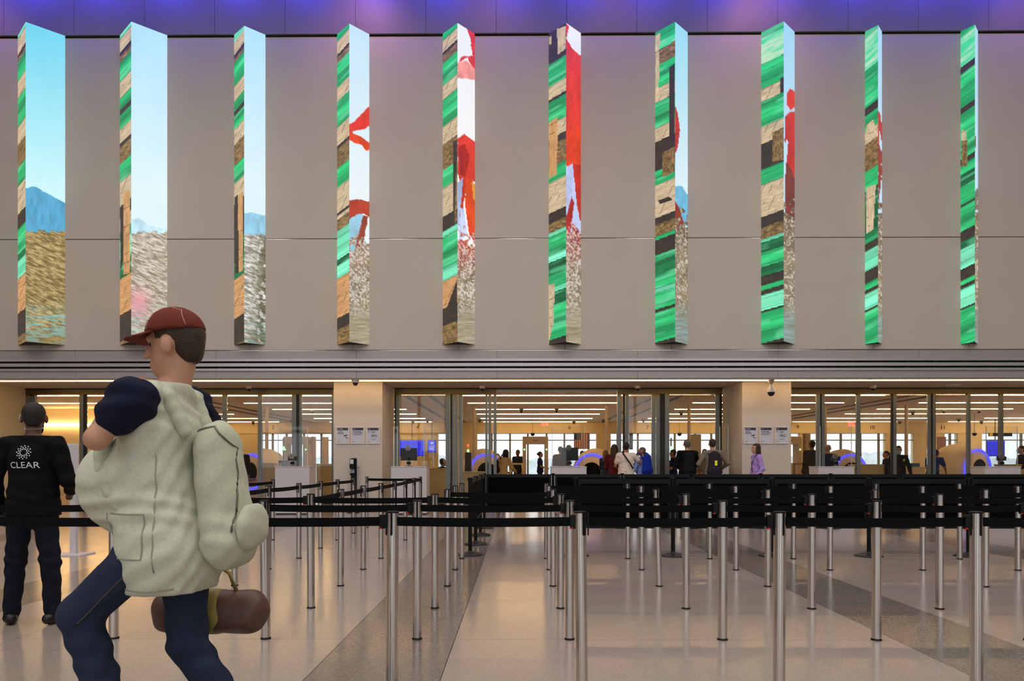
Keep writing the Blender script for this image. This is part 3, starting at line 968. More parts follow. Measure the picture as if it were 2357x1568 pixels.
rows = [3.85, 4.99, 6.05, 7.14, 8.24, 9.20, 10.3, 11.4, 12.5, 13.6]
rowname = ['nearest', 'second nearest', 'third nearest', 'fourth nearest', 'fifth nearest', 'sixth nearest']
PX = [
    [-60, 448, 902, 1340, 1793, 2247],
    [-95, 262, 612, 960, 1311, 1663, 2017, 2369],
    [427, 716, 1001, 1290, 1579, 1868, 2163, 2455],
    [540, 784, 1030, 1273, 1517, 1767, 2017, 2268, 2515],
    [618, 836, 1048, 1264, 1477, 1694, 1910, 2124, 2343],
    [688, 877, 1063, 1258, 1445, 1634, 1826, 2018, 2209, 2400],
]
posts = {}
for r, pl_ in enumerate(PX):
    vis = [p for p in pl_ if 0 < p < 2350]
    for p in pl_:
        Y = rows[r]
        if p in vis:
            k = len(vis) - vis.index(p)
            w = 'rightmost' if k == 1 else ORD[k] + ' from the right'
            lab = 'brushed steel belt stanchion in the %s row, %s' % (rowname[r], w)
        else:
            lab = 'brushed steel belt stanchion in the %s row, cut by the %s edge' % (rowname[r], 'left' if p < 1000 else 'right')
        lean = random.uniform(-0.006, 0.006)
        if p == 1517: lean = -0.030
        if p in (612, 1340): lean = -0.012
        posts[(r, p)] = stanchion(X(p, Y), Y, lab, 'steel stanchions of the %s row' % rowname[r], lean=lean, slots=(random.choice((0.12, 0.3, -0.05, 0.55)), -1.45, 1.69))
def run(r, plist):
    for a, b in zip(plist[:-1], plist[1:]):
        pa, pb = posts[(r, a)], posts[(r, b)]
        belt(pa, pb.location.x - pa.location.x, pb.location.y - pa.location.y)
run(0, PX[0])
last = posts[(0, 2247)]
belt(last, 1.056, 0, clip=False)
run(1, PX[1]); run(2, PX[2])
belt(posts[(1, 2369)], 1.056, 0, clip=False)
run(3, PX[3][2:]); run(4, PX[4][3:]); run(5, PX[5][3:])
belt(posts[(3, 2515)], 1.056, 0, clip=False); belt(posts[(4, 2343)], 1.056, 0, clip=False); belt(posts[(5, 2400)], 1.056, 0, clip=False)
belt(posts[(2, 2455)], 1.056, 0, clip=False)
# the columns that run back to the doors on the left
def column(first, pxs, rws, name):
    prev = first
    for p, r in zip(pxs, rws):
        Y = rows[r]
        s = stanchion(X(p, Y), Y, 'small steel stanchion of the %s line towards the doors, %s from far end' % (name, ORD[len(rws) - rws.index(r)]), 'steel stanchions of the lines running back')
        if prev is not None:
            belt(prev, s.location.x - prev.location.x, s.location.y - prev.location.y, clip=False)
        prev = s
    return prev
def pair(a, b):
    belt(a, b.location.x - a.location.x, b.location.y - a.location.y, clip=False)
pair(posts[(2, 716)], posts[(3, 784)]); pair(posts[(3, 784)], posts[(4, 836)]); pair(posts[(4, 836)], posts[(5, 877)])
endA = column(posts[(5, 877)], [908, 933, 953, 968], [6, 7, 8, 9], 'inner left')
pair(posts[(3, 540)], posts[(4, 618)]); pair(posts[(4, 618)], posts[(5, 688)])
endB = column(posts[(5, 688)], [738, 777, 814], [6, 7, 8], 'outer left')
sB = stanchion(X(844.5, rows[9]), rows[9], 'distant steel stanchion at the left end of the short far belt before the pillar', 'steel stanchions of the lines running back')
pair(sB, endA)
c3 = stanchion(X(491, rows[5]), rows[5], 'steel stanchion behind the walking man, nearest of the far left line', 'steel stanchions of the lines running back')
endC = column(c3, [567, 628], [6, 7], 'far left')

# ================================================================== BLACK BARRIER PANELS
ME_bpost = lathe_mesh([(0.026, 0.03), (0.026, 0.985), (0.034, 0.99), (0.034, 1.025), (0.028, 1.03)], M_blackp, 20)
ME_bbase = lathe_mesh([(0.17, 0.0), (0.175, 0.008), (0.17, 0.018), (0.11, 0.034), (0.035, 0.05), (0.03, 0.06)], mat('cast_base', C(22, 20, 20), 0.45, noise=0.3, nscale=30), 32)
def bpost(x, y, label):
    s = empty('barrier_post', (x, y, 0), label=label, cat='post', group='black barrier posts')
    link('tube', ME_bpost, s)
    link('base', ME_bbase, s)
    return s
def bpanel(a, b, label):
    dx, dy = b.x - a.x, b.y - a.y
    L = math.hypot(dx, dy)
    s = empty('queue_barrier', (a.x, a.y, 0), math.atan2(dy, dx), label, 'barrier panel', 'black barrier panels')
    x0, x1, z0, z1 = 0.035, L - 0.035, 0.365, 1.012
    box('infill', (x0 + 0.03, -0.006, z0 + 0.03), (x1 - 0.03, 0.006, z1 - 0.06), M_panel, s)
    box('frame_rail', (x0, -0.016, z1 - 0.062), (x1, 0.016, z1), M_pframe, s)
    box('frame_rail', (x0, -0.016, z0), (x1, 0.016, z0 + 0.03), M_pframe, s)
    box('frame_side', (x0, -0.014, z0 + 0.03), (x0 + 0.035, 0.014, z1 - 0.062), M_pframe, s)
    box('frame_side', (x1 - 0.035, -0.014, z0 + 0.03), (x1, 0.014, z1 - 0.062), M_pframe, s)
    return s
YA, YBk = 9.46, 13.55
prev = None
for i, p in enumerate([1325, 1549, 1777, 2000, 2229, 2455]):
    x = X(p, YA)
    s = bpost(x, YA, 'black round based barrier post of the front panel line, %s' % (ORD[i + 1] + ' from its left end' if i else 'at its left end'))
    if prev is not None:
        bpanel(prev.location, s.location, 'black framed barrier panel of the front line, %s from the left' % ORD[i])
    prev = s
prev = None
xC = -0.64
line = []
for i, Y in enumerate([9.55, 10.8, 12.15]):
    s = bpost(xC, Y, 'black round based barrier post in the side line along the grey strip, %s' % ['nearest', 'second', 'third'][i])
    if prev is not None:
        bpanel(prev.location, s.location, 'black barrier panel seen end on along the grey strip, %s' % ['', 'nearest', 'second'][i])
    prev = s
sidelast = prev
prev = None
for i, p in enumerate([None, 1273, 1432, 1591, 1751, 1912, 2071, 2230, 2390]):
    x = xC if p is None else X(p, YBk)
    s = bpost(x, YBk, 'black barrier post of the rear panel line, %s' % (ORD[i + 1] + ' from its left end' if i else 'at its left corner'))
    if prev is not None:
        bpanel(prev.location, s.location, 'black framed barrier panel of the rear line, %s from the left' % ORD[i])
    else:
        bpanel(sidelast.location, s.location, 'black barrier panel seen end on along the grey strip, farthest')
    prev = s
# ================================================================== PEOPLE (smooth implicit bodies)
def V3(*a):
    return np.array(a, dtype=np.float64)

def seg_prim(a, b, r1, r2, sq=None):
    return ('c', np.array(a, float), np.array(b, float), r1, r2, sq)

def ell_prim(c, r, R=None):
    return ('e', np.array(c, float), np.array(r, float), R, None, None)

def sdf_mesh(prims, cell, k=0.025, wrinkle=0.0, cut=None, seed=0, wscale=1.0):
    lo = np.array([1e9] * 3); hi = -lo
    for p in prims:
        if p[0] == 'c':
            r = max(p[3], p[4])
            if p[5]:
                r *= max(1.0, p[5][1])
            lo = np.minimum(lo, np.minimum(p[1], p[2]) - r); hi = np.maximum(hi, np.maximum(p[1], p[2]) + r)
        else:
            r = p[2].max()
            lo = np.minimum(lo, p[1] - r); hi = np.maximum(hi, p[1] + r)
    lo -= 3 * cell + 0.01; hi += 3 * cell + 0.01
    n = np.ceil((hi - lo) / cell).astype(int) + 1
    F = np.full(n, 0.5, dtype=np.float32)
    ax = [lo[d] + cell * np.arange(n[d]) for d in range(3)]
    for p in prims:
        if p[0] == 'c':
            r = max(p[3], p[4]) * (max(1.0, p[5][1]) if p[5] else 1)
            b0, b1 = np.minimum(p[1], p[2]) - r, np.maximum(p[1], p[2]) + r
        else:
            b0, b1 = p[1] - p[2].max(), p[1] + p[2].max()
        m = k * 1.6 + 3 * cell
        i0 = np.clip(np.floor((b0 - m - lo) / cell).astype(int), 0, n - 1)
        i1 = np.clip(np.ceil((b1 + m - lo) / cell).astype(int) + 1, 1, n)
        gx, gy, gz = np.meshgrid(ax[0][i0[0]:i1[0]], ax[1][i0[1]:i1[1]], ax[2][i0[2]:i1[2]], indexing='ij')
        if p[0] == 'c':
            ab = p[2] - p[1]
            dx, dy, dz = gx - p[1][0], gy - p[1][1], gz - p[1][2]
            t = np.clip((dx * ab[0] + dy * ab[1] + dz * ab[2]) / max(ab.dot(ab), 1e-9), 0, 1)
            dx -= t * ab[0]; dy -= t * ab[1]; dz -= t * ab[2]
            if p[5]:
                nn, f = p[5]
                c = (dx * nn[0] + dy * nn[1] + dz * nn[2]) * (1 / f - 1)
                dx += c * nn[0]; dy += c * nn[1]; dz += c * nn[2]
            d = np.sqrt(dx * dx + dy * dy + dz * dz) - (p[3] + (p[4] - p[3]) * t)
        else:
            dx, dy, dz = gx - p[1][0], gy - p[1][1], gz - p[1][2]
            if p[3] is not None:
                R = p[3]
                dx, dy, dz = (R[0, 0] * dx + R[1, 0] * dy + R[2, 0] * dz, R[0, 1] * dx + R[1, 1] * dy + R[2, 1] * dz, R[0, 2] * dx + R[1, 2] * dy + R[2, 2] * dz)
            r = p[2]
            q = np.sqrt((dx / r[0]) ** 2 + (dy / r[1]) ** 2 + (dz / r[2]) ** 2)
            g = np.sqrt((dx / r[0] ** 2) ** 2 + (dy / r[1] ** 2) ** 2 + (dz / r[2] ** 2) ** 2)
            d = q * (q - 1) / np.maximum(g, 1e-6)
        sl = (slice(i0[0], i1[0]), slice(i0[1], i1[1]), slice(i0[2], i1[2]))
        A = F[sl]
        h = np.clip(0.5 + 0.5 * (A - d) / k, 0, 1)
        F[sl] = A * (1 - h) + d * h - k * h * (1 - h)
    if wrinkle or cut is not None:
        gx, gy, gz = np.meshgrid(ax[0], ax[1], ax[2], indexing='ij')
        if wrinkle:
            w = wscale
            F += wrinkle * (np.sin(gx * 23 * w + gz * 31 * w + 4 * np.sin(gz * 13 * w + seed) + seed) + 0.7 * np.sin(gz * 47 * w - gx * 17 * w + gy * 29 * w + 3 * np.sin(gx * 19 * w + seed))).astype(np.float32)
        if cut is not None:
            F = np.maximum(F, cut(gx, gy, gz).astype(np.float32))
    F[0] = F[-1] = 0.5; F[:, 0] = F[:, -1] = 0.5; F[:, :, 0] = F[:, :, -1] = 0.5
    return surface_net(F, lo, cell)

def surface_net(F, lo, cell):
    S = F < 0
    nx, ny, nz = F.shape
    cnt = np.zeros((nx - 1, ny - 1, nz - 1), np.int8)
    for a in (0, 1):
        for b in (0, 1):
            for c in (0, 1):
                cnt += S[a:nx - 1 + a, b:ny - 1 + b, c:nz - 1 + c]
    act = (cnt > 0) & (cnt < 8)
    I = np.argwhere(act)
    idx = np.full(act.shape, -1, np.int64)
    idx[act] = np.arange(len(I))
    pos = np.zeros((len(I), 3)); num = np.zeros(len(I))
    cor = {}
    for a in (0, 1):
        for b in (0, 1):
            for c in (0, 1):
                cor[(a, b, c)] = F[I[:, 0] + a, I[:, 1] + b, I[:, 2] + c].astype(float)
    for d in range(3):
        o = [x for x in range(3) if x != d]
        for p in (0, 1):
            for q in (0, 1):
                c0 = [0, 0, 0]; c0[o[0]] = p; c0[o[1]] = q
                c1 = list(c0); c1[d] = 1
                f0, f1 = cor[tuple(c0)], cor[tuple(c1)]
                m = (f0 < 0) != (f1 < 0)
                t = np.where(m, f0 / np.where(f0 == f1, 1, f0 - f1), 0)
                base = np.array(c0, float)
                pt = np.tile(base, (len(I), 1)); pt[:, d] += t
                pos[m] += pt[m]; num[m] += 1
    vs = lo + cell * (I + pos / num[:, None])
    quads = []
    for d in range(3):
        e, f = (d + 1) % 3, (d + 2) % 3
        sl0 = [slice(None)] * 3; sl1 = [slice(None)] * 3
        sl0[d] = slice(0, -1); sl1[d] = slice(1, None)
        A, B = S[tuple(sl0)], S[tuple(sl1)]
        E = np.argwhere(A != B)
        ins = A[E[:, 0], E[:, 1], E[:, 2]]
        c = []
        for de, df in ((0, 0), (-1, 0), (-1, -1), (0, -1)):
            q = E.copy(); q[:, e] += de; q[:, f] += df
            c.append(idx[q[:, 0], q[:, 1], q[:, 2]])
        Qd = np.stack(c, 1)
        Qd[~ins] = Qd[~ins][:, ::-1]
        quads.append(Qd)
    return vs, np.concatenate(quads)

def sdf_obj(name, prims, cell, material, parent, **kw):
    vs, fs = sdf_mesh(prims, cell, **kw)
    me = bpy.data.meshes.new(name)
    me.from_pydata(vs.tolist(), [], fs.tolist())
    me.materials.append(material)
    me.polygons.foreach_set('use_smooth', [True] * len(me.polygons))
    me.update()
    return link(name, me, parent)

def nrm(v):
    v = np.array(v, float)
    return v / max(np.linalg.norm(v), 1e-9)

def hand_prims(w, d, nrmv, side, s=1.0, curl=0.5):
    """palm and five fingers; w wrist, d pointing direction, nrmv palm-facing normal, side towards the thumb"""
    d, nv, sd = nrm(d), nrm(nrmv), nrm(side)
    out = [seg_prim(w, w + d * 0.04 * s, 0.026 * s, 0.032 * s, (nv, 0.55)), seg_prim(w + d * 0.04 * s, w + d * 0.085 * s, 0.036 * s, 0.037 * s, (nv, 0.42))]
    for off, L in ((0.028, 0.070), (0.0095, 0.079), (-0.009, 0.073), (-0.026, 0.056)):
        b = w + d * 0.088 * s + sd * off * s
        p1 = b + (d + nv * curl * 0.5) * L * 0.5 * s / np.linalg.norm(d + nv * curl * 0.5)
        dd = nrm(d + nv * curl * 2.2)
        p2 = p1 + dd * L * 0.55 * s
        out += [seg_prim(b, p1, 0.0092 * s, 0.0085 * s), seg_prim(p1, p2, 0.0085 * s, 0.0072 * s)]
    t0 = w + d * 0.025 * s + sd * 0.026 * s
    t1 = t0 + nrm(d + sd * 0.9 + nv * 0.3) * 0.042 * s
    t2 = t1 + nrm(d + sd * 0.15 + nv * 0.4) * 0.034 * s
    out += [seg_prim(t0, t1, 0.014 * s, 0.0105 * s), seg_prim(t1, t2, 0.0105 * s, 0.0085 * s)]
    return out

SKIN = [mat('skin_light', C(196, 146, 118), 0.5), mat('skin_tan', C(160, 110, 80), 0.5), mat('skin_dark', C(96, 62, 44), 0.5)]
HAIRM = {'black': mat('hair_black', C(20, 16, 14), 0.6, bump=0.6, bscale=220), 'brown': mat('hair_brown', C(52, 32, 20), 0.5, bump=0.6, bscale=220), 'grey': mat('hair_grey', C(90, 82, 76), 0.6, bump=0.6, bscale=220), 'blond': mat('hair_blond', C(120, 82, 44), 0.5, bump=0.6, bscale=220)}
M_eye = mat('eye_dark', C(24, 18, 16), 0.2)

JD = dict(pelvis=(0, 0, .95), waist=(0, .01, 1.10), chest=(0, 0, 1.30), neck=(0, -.005, 1.46), head=(0, .015, 1.635),
          hipL=(-.09, 0, .92), kneeL=(-.10, .015, .50), ankL=(-.105, -.01, .085), hipR=(.09, 0, .92), kneeR=(.10, .015, .50), ankR=(.105, -.01, .085),
          shL=(-.185, -.01, 1.42), elL=(-.235, -.03, 1.14), wrL=(-.235, .05, .90), shR=(.185, -.01, 1.42), elR=(.235, -.03, 1.14), wrR=(.235, .05, .90))

def person(label, loc, rz, height=1.75, pose=None, cell=0.014, skin=0, top=None, top_name='shirt', sleeve='long', bottom=None, shoe=None, hair='black', style='short', head_yaw=0.0, head_pitch=0.0, hem=0.90, bulk=1.0, foot_yaw=(0.15, -0.15), toeL=None, toeR=None, handL=None, handR=None, wr=0.004, collar=False, sleeve_mat=None, group='travellers and staff', belly=0.0, lower=True, fade=.02, sl=.65, ws_=1.0):
    S = height / 1.75
    j = {k: np.array(v, float) * S for k, v in JD.items()}
    for k, v in (pose or {}).items():
        j[k] = np.array(v, float) * S
    root = empty('person', loc, rz, label, 'person', group)
    Y = V3(0, 1, 0)
    sk = SKIN[skin]
    cy, sy = math.cos(head_yaw), math.sin(head_yaw)
    cp, sp = math.cos(head_pitch), math.sin(head_pitch)
    Rh = np.array([[cy, -sy, 0], [sy, cy, 0], [0, 0, 1]]) @ np.array([[1, 0, 0], [0, cp, -sp], [0, sp, cp]])
    hc = j['head']
    def hp(x, y, z):
        return hc + Rh @ (np.array([x, y, z]) * S)
    # ---------------- body
    B = []
    head = [ell_prim(hp(0, -.012, .03), V3(.077, .094, .088) * S, Rh), ell_prim(hp(0, .022, -.035), V3(.060, .070, .082) * S, Rh), ell_prim(hp(0, .060, -.088), V3(.030, .030, .024) * S, Rh),
            seg_prim(hp(0, .088, .018), hp(0, .112, -.022), .0085 * S, .0135 * S), ell_prim(hp(0, .088, -.062), V3(.024, .012, .010) * S, Rh), ell_prim(hp(0, .078, .035), V3(.048, .018, .012) * S, Rh),
            ell_prim(hp(-.084, -.005, -.008), V3(.013, .022, .034) * S, Rh), ell_prim(hp(.084, -.005, -.008), V3(.013, .022, .034) * S, Rh)]
    B += head
    B += [seg_prim(j['neck'] - V3(0, 0, .03) * S, hp(0, -.012, -.07), .056 * S, .052 * S)]
    arm = lambda e, r1, r2, r3: [seg_prim(j['sh' + e], j['el' + e], r1, r2), seg_prim(j['el' + e], j['wr' + e], r2, r3)]
    leg = lambda e, r1, r2, r3, r4: [seg_prim(j['hip' + e], j['knee' + e], r1, r2), seg_prim(j['knee' + e], j['knee' + e] * .6 + j['ank' + e] * .4 - Y * .015 * S, r2, r3), seg_prim(j['knee' + e] * .6 + j['ank' + e] * .4 - Y * .015 * S, j['ank' + e], r3, r4)]
    def torso(g):
        return [seg_prim(j['pelvis'], j['waist'], (.148 * bulk + g) * S, (.132 * bulk + g) * S, (Y, .70)), seg_prim(j['waist'], j['chest'], (.132 * bulk + g) * S, (.150 * bulk + g) * S, (Y, .68)),
                seg_prim(j['chest'] + V3(-.05, 0, .03) * S, j['chest'] + V3(.05, 0, .03) * S, (.105 + g) * S, (.105 + g) * S, (Y, .9)),
                seg_prim(j['shL'], j['neck'], (.052 + g) * S, (.052 + g) * S), seg_prim(j['shR'], j['neck'], (.052 + g) * S, (.052 + g) * S)] + ([ell_prim(j['waist'] + V3(0, .07 + belly * .5, .02) * S, V3(.15 + g, .10 + belly + g, .17 + g) * S)] if belly else [])
    B += torso(0)
    for e, hnd in (('L', handL), ('R', handR)):
        B += arm(e, .046 * S, .037 * S, .025 * S)
        d = nrm(j['wr' + e] - j['el' + e])
        if hnd is None:
            inward = V3(1 if e == 'L' else -1, 0, 0)
            inward = nrm(inward - d * d.dot(inward))
            sd = np.cross(d, inward) * (1 if e == 'R' else -1)
            if sd[1] < 0 and abs(sd[1]) > 0.2: sd = -sd
            hnd = (d, inward, sd, 0.5)
        B += hand_prims(j['wr' + e], hnd[0], hnd[1], hnd[2], S, hnd[3])
        B += leg(e, .062 * S, .040 * S, .040 * S, .030 * S) if bottom is not None else leg(e, .078 * S, .054 * S, .052 * S, .036 * S)
        B += [seg_prim(j['ank' + e], j['ank' + e] + V3(0, .03, -.04) * S, .034 * S, .034 * S)]
    sdf_obj('body', B, cell, sk, root, k=0.018 * S)
    for sx in (-1, 1):
        link('eye', lathe_mesh([(0, -.0095 * S), (.0095 * S, 0), (0, .0095 * S)], M_eye, 10), root, tuple(hp(sx * .030, .077, .012)))
    # ---------------- clothes
    if bottom is not None:
        L = []
        L += [seg_prim(j['pelvis'] - V3(0, 0, .02) * S, j['pelvis'] + V3(0, 0, .06) * S, .160 * bulk * S, .150 * bulk * S, (Y, .72))]
        for e in 'LR':
            L += [seg_prim(j['hip' + e], j['knee' + e], .092 * S, .072 * S), seg_prim(j['knee' + e], j['ank' + e] + V3(0, 0, -.02) * S, .071 * S, .058 * S)]
        sdf_obj('trousers', L, cell, bottom, root, k=0.03 * S, wrinkle=min(wr, .0035), cut=lambda x, y, z: z - (j['pelvis'][2] + .07 * S))
    if top is not None:
        T = torso(.014)
        T += [seg_prim(j['pelvis'] - V3(0, 0, .08) * S, j['waist'], (.182 * bulk) * S, (.160 * bulk) * S, (Y, .80))]
        A = []
        for e in 'LR':
            if sleeve == 'long':
                A += [seg_prim(j['sh' + e], j['el' + e], .068 * S, .056 * S), seg_prim(j['el' + e], j['wr' + e], .056 * S, .042 * S)]
            elif sleeve == 'short':
                A += [seg_prim(j['sh' + e], j['sh' + e] * (1 - sl) + j['el' + e] * sl, (.068 if sleeve_mat is None else .083) * S, (.062 if sleeve_mat is None else .074) * S)]
        if sleeve_mat is None:
            T += A
        hz = hem * S
        sdf_obj(top_name, T, cell, top, root, k=0.03 * S, wrinkle=wr, cut=lambda x, y, z: np.maximum(hz - z, z - (j['neck'][2] + .035 * S)), seed=len(label), wscale=ws_)
        if sleeve_mat is not None:
            for e in 'LR':
                sdf_obj('sleeve', [a for a in A if np.linalg.norm(a[1] - j['sh' + e]) < .02 or np.linalg.norm(a[1] - j['el' + e]) < .02], cell, sleeve_mat, root, k=0.02, wrinkle=wr)
    if shoe is not None and lower:
        for e, fy, tv in (('L', foot_yaw[0], toeL), ('R', foot_yaw[1], toeR)):
            a = j['ank' + e]
            fw = nrm(tv) if tv is not None else V3(-math.sin(fy), math.cos(fy), 0)
            up = nrm(V3(0, 0, 1) - fw * fw[2])
            base = a - up * .045 * S
            heel, toe = base - fw * .05 * S, base + fw * .17 * S
            P = [seg_prim(heel + up * .01 * S, base + fw * .05 * S + up * .012 * S, .044 * S, .046 * S), seg_prim(base + fw * .05 * S, toe - up * .004 * S, .046 * S, .040 * S, (up, .78)), seg_prim(a, base, .047 * S, .044 * S)]
            sdf_obj('shoe', P, cell, shoe, root, k=0.02, cut=(lambda x, y, z, b=base, u=up: -((x - b[0]) * u[0] + (y - b[1]) * u[1] + (z - b[2]) * u[2]) - .038 * S))
    # ---------------- hair
    if style:
        hm = HAIRM[hair]
        g = [ell_prim(hp(0, -.018, .040), V3(.082, .097, .088) * S, Rh), ell_prim(hp(0, -.052, -.01), V3(.062, .050, .070) * S, Rh)]
        if style == 'long':
            g += [seg_prim(hp(-.045, -.05, .0), hp(-.065, -.055, -.22), .045 * S, .035 * S), seg_prim(hp(.045, -.05, .0), hp(.065, -.055, -.22), .045 * S, .035 * S), seg_prim(hp(0, -.07, .0), hp(0, -.09, -.24), .05 * S, .04 * S), seg_prim(hp(-.078, 0, .03), hp(-.08, .0, -.12), .022 * S, .02 * S), seg_prim(hp(.078, 0, .03), hp(.08, .0, -.12), .022 * S, .02 * S)]
        if style == 'bun':
            g += [ell_prim(hp(0, -.115, .02), V3(.045, .04, .045) * S, Rh)]
        def hcut(x, y, z):
            rx, ry, rz_ = x - hc[0], y - hc[1], z - hc[2]
            fy = Rh[0, 1] * rx + Rh[1, 1] * ry + Rh[2, 1] * rz_
            fz = Rh[0, 2] * rx + Rh[1, 2] * ry + Rh[2, 2] * rz_
            front = (fy - .045 * S) - np.clip(fz - .055 * S, 0, .1) * 2.0
            if style == 'long':
                return np.where(fz < .055 * S, fy - .02 * S, front)
            side = np.where(fz < .02 * S, fy + .018 * S, front)
            return np.maximum(side, -fz - (.050 + fade) * S)
        sdf_obj('hair', g, cell, hm, root, k=0.02 * S, cut=hcut)
    root['S'] = S
    return root, j, hp, Rh

def on_floor(px, D):
    return (X(px, D), D, 0)

FAB = lambda n, c, r=0.9: mat('cloth_' + n, c, r, noise=0.06, nscale=90, bump=0.25, bscale=260, spec=0.2)
NAVY, BLACKC, JEAN, PALE = FAB('navy', C(22, 26, 48)), FAB('black', C(7, 7, 9)), FAB('denim', C(42, 51, 72)), FAB('pale_sage', C(206, 208, 188))

# ---- staff member in black jacket with white lettering (left edge)
st, jj, hp_, Rh_ = person('staff member in black jacket with white lettering standing at the left edge, back turned', on_floor(76, 5.45), 0.10, 1.675, cell=0.0075, skin=2,
    top=BLACKC, top_name='jacket', bottom=FAB('dark_trousers', C(22, 24, 34)), shoe=mat('black_leather', C(14, 13, 13), 0.35), hair='black', head_yaw=0.35, hem=0.86, bulk=1.12,
    pose=dict(elL=(-.27, -.04, 1.13), wrL=(-.275, .06, .90), elR=(.28, -.02, 1.14), wrR=(.20, .17, 1.05), hipL=(-.09, 0, .92), kneeL=(-.14, .02, .50), ankL=(-.165, 0, .085), kneeR=(.13, .0, .50), ankR=(.16, -.02, .085)), foot_yaw=(0.5, -0.2), wr=0.0035)
jk = [c for c in st.children if c.name.startswith('jacket')][0]
bvh = BVHTree.FromPolygons([v.co[:] for v in jk.data.vertices], [p.vertices[:] for p in jk.data.polygons])
M_let = mat('white_print', C(225, 230, 235), 0.6)
def on_back(x, z):
    h = bvh.ray_cast(Vector((x, -1.0, z)), Vector((0, 1, 0)))[0]
    return h.y if h else -0.15
tm = text_mesh('CLEAR', 0.066, M_let, 0.0)
bm = bmesh.new(); bm.from_mesh(tm)
bmesh.ops.triangulate(bm, faces=bm.faces[:])
bmesh.ops.subdivide_edges(bm, edges=bm.edges[:], cuts=2)
LZ = 1.205
for v in bm.verts:
    x, z = v.co.x * 1.08 - 0.005, v.co.y + LZ
    v.co = Vector((x, on_back(x, z) - 0.003, z))
bm.to_mesh(tm); bm.free()
link('jacket_lettering', tm, st)['label'] = 'white word across the jacket back'
dot = lathe_mesh([(0, 0.0), (0.0048, 0.0012), (0, 0.0024)], M_let, 10)
em = empty('emblem', (0, 0, 0)); em.parent = st
for ring, n, r in ((0, 12, .025), (1, 12, .037), (2, 12, .049)):
    for q in range(n):
        a = 2 * PI * (q + (0.5 if ring % 2 else 0)) / n
        x, z = r * math.cos(a) - 0.005, LZ + 0.098 + r * math.sin(a)
        link('emblem_dot', dot, em, (x, on_back(x, z) - 0.001, z), (PI / 2, 0, 0))
nk = hp_(0, -.012, -.075)
ch = []
bead = lathe_mesh([(0, -.0042), (.0042, 0), (0, .0042)], mat('bead_white', C(220, 220, 230), 0.25, 0.4), 8)
nc = empty('bead_necklace', tuple(nk)); nc.parent = st
for q in range(34):
    a = 2 * PI * q / 34
    link('bead', bead, nc, (.0605 * math.cos(a), .0605 * math.sin(a), -.006 + .012 * math.sin(a)))
def mask_strip(root, hp_, m):
    link('face_mask', newmesh('face_mask', [tuple(hp_(*p)) for p in ((-.066, .04, -.02), (-.05, .105, -.01), (0, .132, -.015), (.05, .105, -.01), (.066, .04, -.02), (-.058, .035, -.10), (-.042, .085, -.118), (0, .100, -.125), (.042, .085, -.118), (.058, .035, -.10))], [(0, 1, 6, 5), (1, 2, 7, 6), (2, 3, 8, 7), (3, 4, 9, 8)], m, True), root)
M_mask = mat('mask_paper', C(150, 170, 190), 0.7)
mask_strip(st, hp_, M_blackp)
link('mask_loop', tube_mesh([hp_(-.066, .03, -.06), hp_(-.088, -.002, -.045), hp_(-.094, -.028, -.005), hp_(-.088, -.01, .03)], .0022, mat('loop_white', C(220, 220, 225), 0.6), 6), st)

# ---- walking traveller in the foreground (the photo blurs him)
DW = 2.76
def wp(px, py, lat=0.0):
    """photo pixel -> walker's local frame (forward = photo left)"""
    return (lat, (385 - px) / 600.0, 1.223 - (py - 1066) / 600.0)
sc = 1.75 / 1.80
def ws(px, py, lat=0.0):
    q = at(px, py, DW + lat)
    return (lat * sc, -(q.x - X(385, DW)) * sc, q.z * sc)
wk, wj, whp, wR = person('traveller striding left in the foreground, red-brown cap, pale vest and blue jeans', (X(385, DW), DW, 0), PI / 2, 1.80, cell=0.0075, skin=0,
    top=PALE, top_name='vest', sleeve='short', sleeve_mat=NAVY, bottom=JEAN, shoe=mat('walking_shoe', C(190, 190, 180), 0.6), hair='brown', hem=0.72, bulk=1.22, belly=0.07, head_pitch=-0.12, wr=0.0045, sl=.42, ws_=1.35,
    pose=dict(pelvis=(0, -.02, .93), waist=(0, .03, 1.09), chest=(0, .02, 1.28), neck=(0, -.015, 1.45), head=(0, -.03, 1.625),
              shL=(-.20, .02, 1.41), elL=ws(222, 1010, -.27), wrL=ws(262, 925, -.13), shR=(.20, .0, 1.41), elR=(.27, -.12, 1.15), wrR=(.25, -.10, .90),
              hipL=(-.10, .0, .90), kneeL=ws(185, 1415, -.11), ankL=ws(268, 1672, -.11), hipR=(.10, -.02, .90), kneeR=(.10, -.03, .49), ankR=(.10, -.26, .15)),
    handL=((0.55, -.35, .45), (0.3, -.9, -.2), (0, .3, 1), 1.3), toeL=(0, .9, .35), toeR=(0, .85, -.5))
# cap: crown, brim and button
M_cap = FAB('cap_red_brown', C(112, 52, 40)); M_cap2 = FAB('cap_panel', C(196, 150, 140))
def capcut(x, y, z):
    rx, ry, rz_ = x - wj['head'][0], y - wj['head'][1], z - wj['head'][2]
    fz = wR[0, 2] * rx + wR[1, 2] * ry + wR[2, 2] * rz_
    return .052 - fz
cap = sdf_obj('cap', [ell_prim(whp(0, -.008, .045), V3(.098, .112, .105), wR)], 0.008, M_cap, wk, k=0.02, cut=capcut)
vs, fs = [], []
for q in range(13):
    a = -1.15 + 2.3 * q / 12
    for rr, dz in ((.092, .055), (.175 - .02 * abs(a), .048 - .018 * abs(math.sin(a)))):
        for t in (0, -.006):
            vs.append(tuple(whp(math.sin(a) * rr * .95, math.cos(a) * rr * 1.05 - .005, dz + t)))
for q in range(12):
    i = q * 4
    fs += [(i, i + 2, i + 6, i + 4), (i + 1, i + 5, i + 7, i + 3), (i + 2, i + 3, i + 7, i + 6), (i, i + 4, i + 5, i + 1)]
